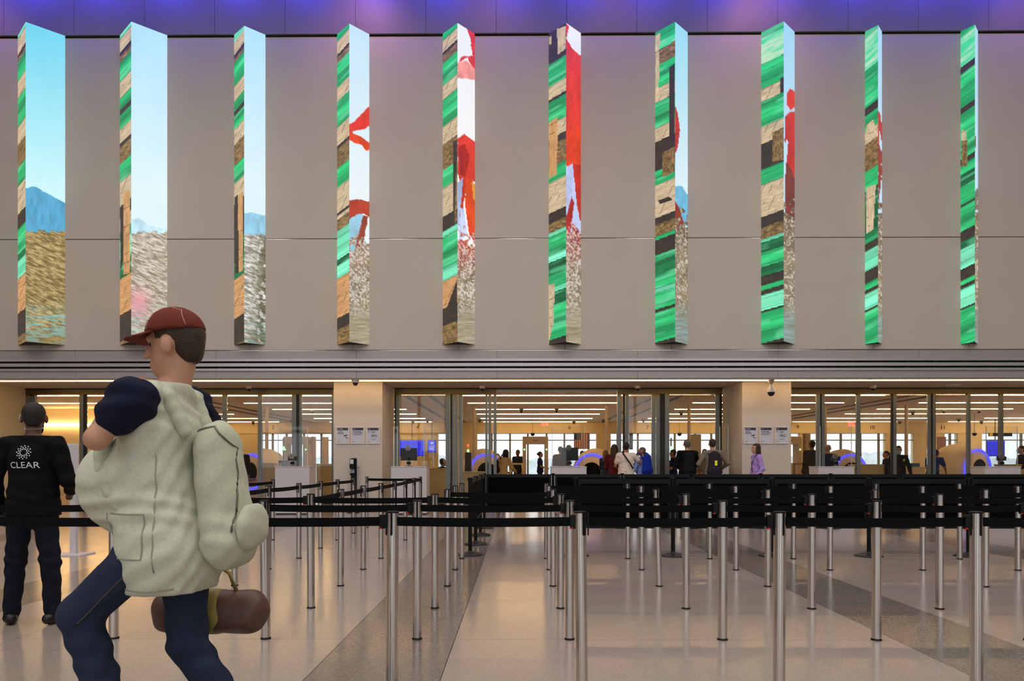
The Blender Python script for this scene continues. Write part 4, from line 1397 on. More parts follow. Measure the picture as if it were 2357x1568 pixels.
fs += [(0, 1, 3, 2), (48, 50, 51, 49)]
link('cap_brim', newmesh('cap_brim', vs, fs, M_cap, True), cap)
link('cap_button', lathe_mesh([(.009, 0), (.006, .006), (0, .008)], M_cap2, 10), cap, tuple(whp(0, -.008, .148)))
# pale shoulder straps and pack worn on the back
M_pack = FAB('pack_pale_green', C(196, 200, 176))
pk = empty('backpack', (X(385, DW), DW, 0), PI / 2, 'pale canvas backpack on the walking traveller', 'backpack')
sdf_obj('pack_body', [seg_prim((0, -.235, .98), (0, -.20, 1.26), .15, .13, ((0, 1, 0), .62)), seg_prim((-.07, -.25, .92), (.07, -.25, .92), .10, .10, ((0, 1, 0), .75))], 0.009, M_pack, pk, k=0.04, wrinkle=0.004)
sdf_obj('front_pocket', [seg_prim((-.05, -.33, .98), (.05, -.33, .98), .085, .085, ((0, 1, 0), .4))], 0.009, M_pack, pk, k=0.03, wrinkle=0.003)
for sx in (-1, 1):
    pts = [(sx * .10, -.115, 1.34), (sx * .115, -.06, 1.47), (sx * .115, .02, 1.50), (sx * .12, .12, 1.42), (sx * .125, .18, 1.30), (sx * .13, .17, 1.15), (sx * .155, .06, 1.03), (sx * .13, -.10, .98)]
    fine = []
    for a, b in zip(pts[:-1], pts[1:]):
        for t in (0, .33, .66):
            fine.append(tuple(np.array(a) * (1 - t) + np.array(b) * t))
    sdf_obj('strap', [seg_prim(a, b, .024, .024, ((1, 0, 0), 1.25)) for a, b in zip(fine[:-1], fine[1:])], 0.008, M_pack, pk, k=0.02)
# brown holdall hanging from the far hand
hb_ = empty('holdall', (X(385, DW), DW, 0), PI / 2, 'brown holdall with a yellow band in the walking traveller\'s hand', 'bag')
hw = wj['wrR']
sdf_obj('bag_body', [seg_prim((.25, .10, .60), (.25, -.22, .60), .085, .085, ((0, 0, 1), 1.05))], 0.009, mat('brown_leather', C(92, 62, 50), 0.5, noise=0.2, nscale=30), hb_, k=0.02, wrinkle=0.003)
sdf_obj('band', [seg_prim((.25, -.055, .60), (.25, -.085, .60), .090, .090, ((0, 0, 1), 1.05))], 0.008, mat('yellow_webbing', C(150, 136, 70), 0.7), hb_, k=0.01)
link('handle', tube_mesh([(.25, .02, .685), (.25, -.01, .76), (.25, -.075, .805), (.25, -.14, .76), (.25, -.17, .685)], .009, MATS['yellow_webbing'], 8), hb_)

# stitched seams, pocket and zips that follow the walker's clothes on the camera side
def seam(target, name, yz, r, m, parent):
    bv = BVHTree.FromPolygons([v.co[:] for v in target.data.vertices], [q.vertices[:] for q in target.data.polygons])
    pts = []
    for (y0, z0), (y1, z1) in zip(yz[:-1], yz[1:]):
        for t_ in np.linspace(0, 1, 9)[:-1]:
            y_, z_ = y0 + (y1 - y0) * t_, z0 + (z1 - z0) * t_
            h_ = bv.ray_cast(Vector((-1.0, y_, z_)), Vector((1, 0, 0)))[0]
            if h_:
                pts.append((h_.x - r * 0.4, y_, z_))
    if len(pts) > 2:
        link(name, tube_mesh(pts, r, m, 6), parent)
def child_of(root, n):
    return [c for c in root.children if c.name.split('.')[0] == n][0]
vest, jeans, packb = child_of(wk, 'vest'), child_of(wk, 'trousers'), child_of(pk, 'pack_body')
M_seam = FAB('seam_grey_green', C(160, 164, 146)); M_zip = mat('zip_metal', C(120, 118, 104), 0.4, 0.6)
seam(vest, 'pocket_seam', [(.15, 1.04), (.15, .88), (-.02, .88), (-.02, 1.04), (.15, 1.04)], .003, M_seam, wk)
seam(vest, 'hem_seam', [(.16, .775), (.08, .765), (-.02, .762), (-.12, .768)], .003, M_seam, wk)
seam(vest, 'side_seam', [(-.04, 1.26), (-.05, 1.05), (-.06, .80)], .0025, M_seam, wk)
seam(jeans, 'side_seam', [(.02, .86), (.14, .74), (.25, .63)], .0025, FAB('denim_stitch', C(92, 84, 70)), wk)
seam(packb, 'zip', [(-.14, 1.34), (-.22, 1.36), (-.28, 1.28), (-.30, 1.10), (-.30, .95)], .0045, M_zip, pk)
# cap panel seams
capbv = None
seam(cap, 'cap_seam', [(whp(0, .07, .06)[1], whp(0, .07, .06)[2]), (whp(0, .05, .12)[1], whp(0, .05, .12)[2]), (whp(0, 0, .145)[1], whp(0, 0, .145)[2])], .0018, M_cap2, cap)
seam(cap, 'cap_seam', [(whp(0, -.08, .06)[1], whp(0, -.08, .06)[2]), (whp(0, -.06, .12)[1], whp(0, -.06, .12)[2]), (whp(0, -.01, .145)[1], whp(0, -.01, .145)[2])], .0018, M_cap2, cap)
# ================================================================== TRAVELLERS AND STAFF AT THE DOORS
def pk_thing(root, name, label, colr, h=0.46, w=0.30, S=1.0, pocket=True, tagm=None):
    b = empty(name, root.location, root.rotation_euler[2], label, 'backpack', 'backpacks worn by travellers')
    m = FAB('pack_' + label.split()[0], colr)
    sdf_obj('pack_body', [seg_prim((-.06, -.20, 1.02), (.06, -.20, 1.02), w * .36, w * .36, ((0, 1, 0), .75)), seg_prim((0, -.20, 1.05), (0, -.19, 1.05 + h * .62), w * .5, w * .42, ((0, 1, 0), .55))], 0.014, m, b, k=0.04, wrinkle=.003)
    if pocket:
        sdf_obj('pocket', [seg_prim((-.04, -.275, 1.06), (.04, -.275, 1.06), .08, .08, ((0, 1, 0), .4))], 0.014, m, b, k=0.02)
    for sx in (-1, 1):
        link('strap', tube_mesh([(sx * .10, -.15, 1.32), (sx * .12, -.08, 1.46), (sx * .125, .0, 1.485), (sx * .13, .10, 1.42), (sx * .135, .135, 1.28), (sx * .15, .06, 1.08)], .018, m, 8), b)
    if tagm:
        box('luggage_tag', (-.03, -.325, 1.16), (.03, -.315, 1.28), tagm, b, bevel=0.004)
    return b
TRO = FAB('charcoal_trousers', C(30, 30, 36))
SHO = mat('dark_shoe', C(24, 22, 22), 0.5)
OFF = FAB('officer_blue', C(26, 34, 84))
P_ = dict(bottom=TRO, shoe=SHO)
wait = dict(elL=(-.25, .02, 1.14), wrL=(-.16, .24, 1.08), elR=(.25, .02, 1.14), wrR=(.16, .24, 1.08))

# right of the open doors
D = 18.3
M_dot = bpy.data.materials.new('dotted_shirt'); M_dot.use_nodes = True
_n = M_dot.node_tree; _b = _n.nodes['Principled BSDF']
_tc = _n.nodes.new('ShaderNodeTexCoord'); _vo = _n.nodes.new('ShaderNodeTexVoronoi'); _vo.inputs['Scale'].default_value = 17; _vo.inputs['Randomness'].default_value = 0.45
_r = _n.nodes.new('ShaderNodeValToRGB'); _r.color_ramp.interpolation = 'CONSTANT'
_r.color_ramp.elements[0].color = (*C(60, 50, 50), 1); _r.color_ramp.elements[1].position = 0.17; _r.color_ramp.elements[1].color = (*C(214, 200, 194), 1)
_n.links.new(_tc.outputs['Object'], _vo.inputs['Vector']); _n.links.new(_vo.outputs['Distance'], _r.inputs['Fac']); _n.links.new(_r.outputs['Color'], _b.inputs['Base Color'])
_b.inputs['Roughness'].default_value = 0.8
w1, *_ = person('man in dotted white short sleeved shirt with crossbody strap, back turned', on_floor(1441, D), -0.1, 1.74, cell=0.013, skin=1, top=M_dot, sleeve='short', hair='black', bulk=1.22, hem=.86,
    pose=dict(elL=(-.27, .03, 1.16), wrL=(-.20, .22, 1.08), elR=(.36, .06, 1.24), wrR=(.44, .24, 1.20)), **P_)
link('crossbody_strap', tube_mesh([(-.10, -.02, 1.51), (-.06, -.12, 1.44), (.02, -.165, 1.32), (.10, -.17, 1.20), (.17, -.14, 1.08)], .018, M_blackp, 8), w1)
person('woman with long brown hair beside the dotted shirt man', on_floor(1414, D + .35), -0.5, 1.70, cell=0.013, skin=0, top=FAB('dark_red', C(86, 26, 30)), hair='brown', style='long', pose=wait, bottom=FAB('teal', C(26, 70, 96)), shoe=SHO)
b1, *_ = person('short haired traveller in a light blue hoodie looking left', on_floor(1478, D + .15), 0.55, 1.62, cell=0.013, skin=1, top=FAB('light_blue_hoodie', C(120, 138, 196)), top_name='hoodie', hair='grey', head_yaw=0.9, pose=wait, **P_)
pk_thing(b1, 'backpack', 'blue backpack on the traveller in the light blue hoodie', C(18, 44, 150))
b2, *_ = person('man in black with a large black backpack, back turned', on_floor(1582, 17.9), 0.05, 1.80, cell=0.013, skin=0, top=BLACKC, top_name='jacket', hair='grey', head_yaw=-0.15, bulk=1.18, pose=wait, **P_)
pk_thing(b2, 'backpack', 'black tall backpack hanging on the man in black', C(20, 20, 24), h=.5)
b3, *_ = person('man in grey sweater with short ginger brown hair, back turned', on_floor(1640, 17.6), 0.0, 1.80, cell=0.013, skin=0, top=FAB('grey_sweater', C(128, 118, 106)), top_name='sweater', hair='brown', bulk=1.12,
    pose=dict(elL=(-.33, -.02, 1.17), wrL=(-.25, .17, 1.02), elR=(.36, -.0, 1.18), wrR=(.26, .20, 1.05)), **P_)
pk_thing(b3, 'backpack', 'charcoal backpack with a yellow tag on the grey sweater man', C(46, 42, 52), h=.52, w=.34, tagm=mat('yellow_tag', C(226, 216, 60), 0.5, emit=0.15))
b4, *_ = person('woman in lilac top walking left before the second pillar', on_floor(1741, 16.3), PI / 2, 1.66, cell=0.012, skin=0, top=FAB('lilac', C(182, 148, 214)), top_name='blouse', hair='brown', style='long',
    pose=dict(elL=(-.25, -.06, 1.14), wrL=(-.24, .08, .95), kneeL=(-.1, .17, .50), ankL=(-.1, .12, .09), kneeR=(.1, -.05, .49), ankR=(.1, -.25, .14), elR=(.25, -.06, 1.14), wrR=(.24, .05, .93)), **P_)
link('shoulder_strap', tube_mesh([(-.15, -.03, 1.48), (-.16, .10, 1.36), (-.19, .17, 1.16), (-.20, .15, 1.02)], .009, M_blackp, 8), b4)
# inside the checkpoint
a1, *_ = person('woman in tan jacket leaning at the left side of the open doors', on_floor(1153, 20.6), -0.7, 1.68, cell=0.014, skin=1, top=FAB('tan_jacket', C(196, 160, 110)), top_name='jacket', hair='black', style='long', bulk=1.15,
    pose=dict(chest=(0, .10, 1.26), waist=(0, .04, 1.08), neck=(0, .17, 1.41), head=(0, .24, 1.56), shL=(-.185, .14, 1.37), shR=(.185, .14, 1.37), elL=(-.25, .22, 1.12), wrL=(-.2, .42, 1.02), elR=(.25, .22, 1.12), wrR=(.2, .42, 1.02)), **P_)
pk_thing(a1, 'backpack', 'dark red backpack on the woman in tan', C(60, 20, 26), h=.3, w=.2)
sit = dict(pelvis=(0, 0, .56), waist=(0, .0, .72), chest=(0, .02, .92), neck=(0, .02, 1.08), head=(0, .04, 1.25), hipL=(-.09, .02, .54), hipR=(.09, .02, .54), kneeL=(-.11, .42, .52), kneeR=(.11, .42, .52), ankL=(-.11, .40, .09), ankR=(.11, .40, .09),
           shL=(-.185, .01, 1.03), shR=(.185, .01, 1.03), elL=(-.24, .12, .82), wrL=(-.16, .34, .84), elR=(.24, .12, .82), wrR=(.16, .34, .84))
of1, _, hpx, _ = person('officer in navy shirt seated at the left desk, wearing a mask', (X(1017, 22), 22, 0.0), -1.0, 1.74, cell=0.014, skin=1, top=OFF, sleeve='short', hair='brown', hem=0.52, pose=sit, **P_)
mask_strip(of1, hpx, M_mask)
person('man in dark t-shirt standing beyond the doors left of the detector', on_floor(1192, 28.5), 2.6, 1.74, cell=0.016, skin=2, top=FAB('dark_tee', C(40, 42, 48)), sleeve='short', hair='black', **P_)
of2, _, hpx, _ = person('officer with dark bun and blue gloves at the walk-through detector', on_floor(1243, 28.0), -1.5, 1.66, cell=0.016, skin=1, top=OFF, sleeve='short', hair='black', style='bun', pose=wait, **P_)
g1, *_ = person('grey haired man behind the desk monitor', on_floor(1290, 24.5), -0.3, 1.78, cell=0.016, skin=0, top=FAB('brown_coat', C(90, 70, 50)), hair='grey', **P_)
person('woman with blond brown hair near the scanner', on_floor(1394, 22.5), -0.9, 1.62, cell=0.016, skin=0, top=FAB('denim_jacket', C(40, 54, 84)), hair='blond', style='long', pose=wait, **P_)
person('dark haired traveller beside the detector pillar', on_floor(1340, 26.0), 0.4, 1.66, cell=0.016, skin=1, top=FAB('olive', C(86, 78, 58)), hair='black', **P_)
person('officer in blue partly behind the man in black', on_floor(1550, 21.5), 1.2, 1.62, cell=0.016, skin=1, top=OFF, sleeve='short', hair='black', pose=wait, **P_)
person('traveller facing the doors left of the grey sweater man', on_floor(1622, 19.9), 2.7, 1.60, cell=0.016, skin=1, top=FAB('tan_shirt', C(150, 120, 84)), hair='brown', pose=wait, **P_)
person('tall traveller in a grey coat behind the glass', on_floor(1869, 20.6), 0.2, 1.86, cell=0.014, skin=1, top=FAB('grey_coat', C(70, 62, 54)), top_name='coat', hair='brown', bulk=1.15, hem=.75, **P_)
person('bald man in dark blue jacket behind the desk glass', on_floor(1906, 20.4), 0.1, 1.74, cell=0.014, skin=0, top=FAB('blue_jacket', C(36, 50, 80)), top_name='jacket', hair='grey', style=None, bulk=1.12, **P_)
person('woman with a dark ponytail in black between the glass doors', on_floor(2040, 23.0), 1.4, 1.60, cell=0.016, skin=1, top=BLACKC, hair='black', style='bun', pose=wait, **P_)
m1, _, hpx, _ = person('man in black jacket and mask facing out behind the glass', on_floor(2068, 20.3), 2.9, 1.70, cell=0.014, skin=1, top=FAB('black_jacket', C(24, 22, 22)), top_name='jacket', hair='black', bulk=1.15, pose=dict(elL=(-.28, .02, 1.14), wrL=(-.30, .1, .92)), **P_)
mask_strip(m1, hpx, M_mask)
box('jacket_badge', (-.13, .135, 1.27), (-.08, .15, 1.33), mat('badge_yellow', C(220, 190, 60), 0.5), m1)
of3, *_ = person('officer in blue shirt bending at the right hand scanner', on_floor(2146, 21.0), -0.9, 1.72, cell=0.014, skin=1, top=FAB('royal_blue', C(30, 54, 120)), sleeve='short', hair='black',
    pose=dict(chest=(0, .10, 1.24), waist=(0, .04, 1.08), neck=(0, .18, 1.38), head=(0, .26, 1.52), shL=(-.185, .15, 1.35), shR=(.185, .15, 1.35), elL=(-.25, .24, 1.10), wrL=(-.2, .44, .98), elR=(.25, .24, 1.10), wrR=(.2, .44, .98)), **P_)
m2, _, hpx, _ = person('masked dark haired agent at the right picture edge', on_floor(2352, 21.0), 1.3, 1.72, cell=0.014, skin=0, top=FAB('black_vest', C(22, 22, 26)), hair='black', pose=wait, **P_)
mask_strip(m2, hpx, M_mask)
person('dark haired traveller behind the glass at the walker\'s shoulder', on_floor(553, 20.2), 0.3, 1.72, cell=0.016, skin=1, top=FAB('dark_shirt', C(50, 48, 44)), hair='black', **P_)

ch = empty('office_chair', (X(1017, 22), 22, 0), -1.0, 'dark office chair under the seated officer', 'chair')
box('seat', (-.23, -.22, .40), (.23, .24, .445), M_blackp, ch, bevel=.015)
box('backrest', (-.21, -.27, .55), (.21, -.22, .95), M_blackp, ch, bevel=.015)
box('back_stem', (-.03, -.26, .40), (.03, -.235, .60), M_blackp, ch)
link('column', lathe_mesh([(.03, .06), (.03, .40)], M_stile, 12), ch)
for q in range(5):
    a = 2 * PI * q / 5
    link('foot', tube_mesh([(0, 0, .07), (.28 * math.cos(a), .28 * math.sin(a), .03)], .022, M_blackp, 8), ch)
# ================================================================== CHECKPOINT EQUIPMENT
M_mon = mat('monitor_plastic', C(30, 32, 36), 0.4)
M_grey = mat('grey_plastic', C(120, 116, 110), 0.45)
M_beige = mat('beige_plastic', C(186, 166, 134), 0.5)
M_wood = mat('maple_panel', C(206, 172, 112), 0.5, noise=0.06, nscale=8)
M_ctbody = mat('scanner_cream', C(224, 206, 178), 0.45)
M_blue = mat('blue_ring_light', (0.02, 0.02, 0.1), 0.5, emit=1.5, ecol=(0.09, 0.08, 1.0))
M_purple = mat('violet_glow', (0.2, 0.15, 1.0), 0.5, emit=1.2, ecol=(0.22, 0.16, 1.0))
M_green = mat('green_led', (0.1, 1.0, 0.1), 0.5, emit=3.0, ecol=(0.25, 1.0, 0.25))
M_redl = mat('red_led', (1.0, 0.1, 0.05), 0.5, emit=1.5, ecol=(1.0, 0.12, 0.06))

# ---- white check-in podiums in front of the doors with clear shields
def podium(px0, px1, D, label, shields, side):
    x0, x1 = X(px0, D), X(px1, D)
    zt_ = Z(1074, D)
    p = empty('document_podium', ((x0 + x1) / 2, D, 0), label=label, cat='podium', group='white document podiums')
    w = (x1 - x0) / 2
    box('cabinet', (-w, 0, 0.03), (w, 0.55, zt_ - 0.02), M_white, p, bevel=0.004)
    box('worktop', (-w - 0.01, -0.01, zt_ - 0.02), (w + 0.01, 0.56, zt_), M_white, p, bevel=0.003)
    box('plinth', (-w + 0.02, 0.02, 0.0), (w - 0.02, 0.53, 0.03), M_stile_d, p)
    for (a, b, dy) in shields:
        sh_ = box('shield', (X(a, D + dy) - p.location.x, dy, zt_), (X(b, D + dy) - p.location.x, dy + 0.012, Z(981, D)), M_acrylic, p)
        for q in (a, b):
            xx = X(q, D + dy) - p.location.x
            box('shield_edge', (xx - 0.006, dy - 0.003, zt_), (xx + 0.006, dy + 0.015, Z(981, D)), mat('shield_edge', C(196, 200, 196), 0.2, 0.3), p)
    return p, zt_
def monitor(px, D, z, label, w=0.40, h=0.30):
    m = empty('desk_monitor', (X(px, D), D, z), label=label, cat='monitor', group='podium monitors')
    link('foot', lathe_mesh([(0.10, 0), (0.10, 0.012), (0.03, 0.02)], M_grey, 20), m)
    box('neck', (-0.03, 0.0, 0.02), (0.03, 0.03, 0.20), M_grey, m)
    box('shell', (-w / 2, 0.0, 0.14), (w / 2, 0.035, 0.14 + h), M_mon, m, bevel=0.008)
    c = link('camera_disc', lathe_mesh([(0.0, 0.016), (0.052, 0.016), (0.066, 0.012), (0.068, 0.0), (0.0, 0.0)], mat('disc_grey', C(140, 134, 124), 0.4), 28, axis='y'), m, (-0.02, -0.002, 0.14 + h))
    box('disc_bar', (-0.007, -0.022, -0.05), (0.007, -0.016, 0.05), mat('disc_bar', C(90, 86, 80), 0.4), c)
    box('scanner_eye', (-0.05, -0.012, 0.05), (0.05, 0.0, 0.11), M_blackp, m)
    return m
D0 = 17.0
pd, z_ = podium(633, 712, D0, 'white podium left of the sanitiser pillar', [(640, 708, .25)], 1)
monitor(673, D0 + .22, z_, 'monitor with round camera on the podium left of the pillar', .22, .10)
pd, z_ = podium(900, 982, D0, 'white podium just right of the sanitiser pillar', [(906, 915, .1), (976, 998, .3)], 1)
monitor(941, D0 + .25, z_, 'monitor with round camera on the podium right of the pillar')
pd, z_ = podium(1269, 1350, D0, 'white podium in the middle of the open doors', [(1271, 1345, .2)], 1)
monitor(1311, D0 + .25, z_, 'monitor with round camera on the middle podium', .42, .31)
pd, z_ = podium(1884, 1966, D0, 'white podium right of the second pillar', [(1888, 1960, .25)], -1)
monitor(1924, D0 + .3, z_, 'monitor with round camera on the podium right of the second pillar', .22, .10)
pd, z_ = podium(2267, 2350, D0, 'white podium at the right end of the doors', [(2270, 2342, .25)], -1)
monitor(2306, D0 + .3, z_, 'monitor with round camera on the rightmost podium', .22, .10)
pd, z_ = podium(1655, 1678, 18.3, 'narrow white podium beside the second pillar', [(1657, 1676, .2)], -1)

# ---- hand sanitiser stand
D = 17.55
s = empty('sanitiser_stand', (X(813, D), D, 0), label='black hand sanitiser stand in front of the left pillar', cat='dispenser')
box('base_plate', (-0.13, -0.13, 0), (0.13, 0.13, 0.012), M_blackp, s, bevel=0.003)
box('post', (-0.06, 0.0, 0.012), (0.085, 0.03, Z(1055, D)), M_blackp, s, bevel=0.004)
box('dispenser', (-0.07, -0.10, Z(1079, D)), (0.04, 0.0, Z(1057, D)), M_blackp, s, bevel=0.012)
box('front_label', (-0.055, -0.104, Z(1068, D)), (0.03, -0.099, Z(1058, D)), mat('label_white', C(210, 210, 214), 0.5), s)
box('drip_tray', (-0.06, -0.11, Z(1094, D)), (0.04, 0.0, Z(1090, D)), M_blackp, s, bevel=0.004)
box('lower_label', (-0.05, -0.004, Z(1089, D)), (0.03, 0.0, Z(1080, D)), mat('label_blue', C(150, 170, 190), 0.5), s)
ob = box('wall_outlet', (X(823, YP), YP - 0.02, Z(1075, YP)), (X(829, YP), YP, Z(1062, YP)), mat('outlet_white', C(214, 206, 200), 0.5), bevel=0.003)
tag(ob, 'small white box on the left pillar beside the sanitiser stand', 'outlet')

# ---- posters on the pillars
NAVYR = rgb(44, 48, 66)
def poster_paint(kind, seed):
    def f(u, v, x, y, z):
        col = np.broadcast_to(rgb(198, 200, 216), u.shape + (3,)).copy()
        hdr = (v > 0.03) & (v < 0.17) & (u > 0.04) & (u < 0.96)
        col[hdr] = NAVYR
        tl_ = (v > 0.08) & (v < 0.115) & (u > 0.1) & (u < (0.52 if kind == 0 else 0.27)) & (hash2(np.floor(u * 40), np.floor(v * 3), seed) > 0.2)
        col[tl_] = rgb(220, 222, 230)
        def lines(v0, v1, n, u0, u1, tone):
            for q in range(n):
                a = v0 + (v1 - v0) * q / n
                end = u1 - 0.12 * hash2(np.array([q]), np.array([seed]), 3)[0]
                m = (v > a) & (v < a + (v1 - v0) / n * 0.55) & (u > u0) & (u < end) & (hash2(np.floor(u * 46), np.array(q) + 0 * u, seed + 1) > 0.18)
                col[m] = tone
        t = rgb(70, 72, 92)
        if kind == 0:
            lines(.22, .45, 3, .08, .62, t)
            m = inpoly(u, v, [(.52, .52), (.92, .44), (.90, .50), (.78, .55), (.58, .56)]) | inpoly(u, v, [(.72, .55), (.77, .55), (.80, .66), (.96, .66), (.96, .71), (.76, .69)])
            col[m] = NAVYR
        elif kind == 1:
            lines(.24, .52, 4, .06, .9, t)
        else:
            lines(.22, .38, 3, .28, .8, t)
            lines(.43, .63, 4, .28, .95, t)
            lines(.70, .82, 3, .28, .85, rgb(140, 120, 140))
            m = (u > .06) & (u < .22) & (v > .22) & (v < .32) & (hash2(np.floor(u * 18), np.floor(v * 24), 5) > .5)
            col[m] = rgb(110, 112, 130)
        m = (v > .90) & (v < .945) & (u > .06) & (u < .11); col[m] = NAVYR
        m = (v > .91) & (v < .94) & (u > .13) & (u < .28); col[m] = rgb(130, 130, 150)
        m = (v > .92) & (v < .94) & (u > .86) & (u < .96); col[m] = rgb(130, 130, 150)
        return col
    return f
M_pfr = mat('poster_frame', C(222, 210, 206), 0.4)
PTXT = ['with a camera drawing', 'with a single paragraph', 'with two text blocks']
for base, pil in (((773.5, 808.5, 843.5), 'left'), ((1711.5, 1747.5, 1783.5), 'right')):
    wpx = 31
    for k, px0 in enumerate(base):
        x0, x1 = X(px0, YP), X(px0 + wpx, YP)
        z1, z0 = Z(982.5, YP), Z(1021.8, YP)
        p = empty('framed_notice', ((x0 + x1) / 2, YP, (z0 + z1) / 2), label='white framed notice %s on the %s pillar' % (PTXT[k], pil), cat='sign', group='notices on the %s pillar' % pil)
        w, h = (x1 - x0) / 2, (z1 - z0) / 2
        box('frame_side', (-w, -0.025, -h), (-w + 0.022, 0, h), M_pfr, p)
        box('frame_side', (w - 0.022, -0.025, -h), (w, 0, h), M_pfr, p)
        box('frame_rail', (-w + 0.022, -0.025, h - 0.022), (w - 0.022, 0, h), M_pfr, p)
        box('frame_rail', (-w + 0.022, -0.025, -h), (w - 0.022, 0, -h + 0.022), M_pfr, p)
        grid_print('sheet', lambda u, v, w=w, h=h: (-w + .022 + (2 * w - .044) * u, 0 * u - 0.008, h - .022 - (2 * h - .044) * v), 64, 84, poster_paint(k, k + 3), M_print, p)

# ---- security cameras
M_camw = mat('camera_white', C(196, 190, 186), 0.45)
M_dome = mat('camera_dome', C(34, 28, 24), 0.12)
def dome_cam(px, py, D, z, label, s=1.0, white=True):
    c = empty('dome_camera', (X(px, D), D, z), label=label, cat='camera', group='dome security cameras')
    link('mount', lathe_mesh([(0.105 * s, 0), (0.105 * s, -0.02 * s), (0.085 * s, -0.085 * s), (0.07 * s, -0.09 * s)], M_camw if white else M_grey, 24), c)
    link('dome', lathe_mesh([(0.068 * s, -0.085 * s), (0.066 * s, -0.11 * s), (0.052 * s, -0.14 * s), (0.03 * s, -0.16 * s), (0, -0.166 * s)], M_dome, 24), c)
dome_cam(818, 880, YW + 0.12, Z(873, YW + 0.12), 'dome camera hanging in front of the left pillar top', .95)
for px, lab in ((573, 'over the left glass doors'), (1110, 'over the left side of the open doors'), (1468, 'over the right side of the open doors'), (2010, 'over the right glass doors')):
    dome_cam(px, 888, YG - 0.55, ZS, 'white dome camera under the soffit ' + lab, .8)
c = empty('pendant_camera', (X(1775, YW + .25), YW + .25, ZS), label='large white pendant camera hanging before the right pillar', cat='camera')
link('ceiling_cup', lathe_mesh([(0.075, 0), (0.08, -0.03), (0.06, -0.07), (0.028, -0.10), (0.025, -0.13)], M_camw, 24), c)
link('housing', lathe_mesh([(0.025, -0.12), (0.05, -0.15), (0.055, -0.18), (0.085, -0.21), (0.092, -0.28), (0.102, -0.285), (0.10, -0.295)], M_camw, 28), c)
link('dome', lathe_mesh([(0.085, -0.29), (0.082, -0.33), (0.06, -0.37), (0.03, -0.39), (0, -0.395)], M_dome, 28), c)
v = empty('round_ceiling_vent', (X(2193, 18.5), 18.5, ZS), label='flat round vent in the soffit over the right doors', cat='vent')
link('plate', lathe_mesh([(0.17, 0), (0.17, -0.012), (0.12, -0.03), (0, -0.035)], M_camw, 28), v)
for i, (px, off) in enumerate(((1200, 124), (1281, 124), (1180 - 76, 100), (950, 96), (984, 99), (1321, 96), (1389, 100), (1481, 100), (1568, 117), (2101, 118), (2172, 122.5), (2254, 122.5), (2207, 101), (2259, 96), (2071, 96), (583, 95), (671, 100), (719, 123))):
    Dd = 2.027 * FPX / off
    dome_cam(px, 0, Dd, ZC, 'tiny dark dome camera on the checkpoint ceiling, %s counted from the middle outwards' % ORD[i + 1], .85, False)
for px in (1226, 1564, 1253 + 990):
    Dd = 30.0
    e = empty('drop_camera', (X(px, Dd), Dd, Z(1000, Dd)), label='dark camera on a thin drop rod %s' % {1226: 'left of the EXIT sign', 1564: 'above the man in black', 2243: 'right of number eleven'}[px], cat='camera')
    link('dome', lathe_mesh([(0.09, 0.05), (0.09, 0.0), (0.06, -0.06), (0, -0.08)], M_dome, 20), e)
    link('rod', lathe_mesh([(0.008, 0.05), (0.008, ZC - Z(1000, Dd))], M_grey, 8), e)

# ---- computed tomography bag scanners with blue rings
def scanner(px, D, rz, label, s=1.0):
    t = empty('bag_scanner', (X(px, D), D, 0), rz, label, 'scanner', 'bag scanners')
    prof = [(0.42, -0.55), (0.60, -0.50), (0.72, -0.38), (0.80, -0.15), (0.82, 0.1), (0.74, 0.40), (0.58, 0.58), (0.40, 0.64)]
    o = link('drum', lathe_mesh([(r * s, z * s) for r, z in prof], M_ctbody, 48, axis='y'), t, (0, 0, 0.92 * s))
    n = 60
    pts = [(0.60 * s * math.cos(2 * PI * q / n), -0.595 * s, 0.92 * s + 0.60 * s * math.sin(2 * PI * q / n)) for q in range(n)]
    link('ring_light', tube_mesh(pts, 0.042 * s, M_blue, 8, closed=True), t)
    link('bore', lathe_mesh([(0.0, 0.65 * s), (0.33 * s, 0.65 * s)], M_blackp, 32, axis='y'), t, (0, 0, 0.92 * s))
    box('plinth', (-0.55 * s, -0.5 * s, 0.0), (0.55 * s, 0.5 * s, 0.40 * s), M_ctbody, t, bevel=0.03)
    box('belt_bed', (-0.3 * s, -1.9 * s, 0.62 * s), (0.3 * s, -0.6 * s, 0.70 * s), M_grey, t, bevel=0.01)
    box('bed_leg', (-0.25 * s, -1.8 * s, 0), (-0.2 * s, -1.7 * s, 0.62 * s), M_grey, t)
    box('bed_leg', (0.2 * s, -1.8 * s, 0), (0.25 * s, -1.7 * s, 0.62 * s), M_grey, t)
    return t
scanner(610, 25.5, -0.5, 'cream bag scanner with blue ring in lane two behind the left doors')
scanner(1112, 26.0, 0.25, 'cream bag scanner with blue ring left of the open doors')
scanner(1372, 25.5, -0.35, 'cream bag scanner with blue ring behind the dotted shirt group')
scanner(1938, 27.0, 0.1, 'cream bag scanner with blue ring behind the second podium shield')
scanner(2206, 24.0, 0.45, 'large cream bag scanner with bright blue ring in lane eleven', 1.08)
scanner(2440, 26.0, 0.4, 'cream bag scanner cut by the right picture edge')

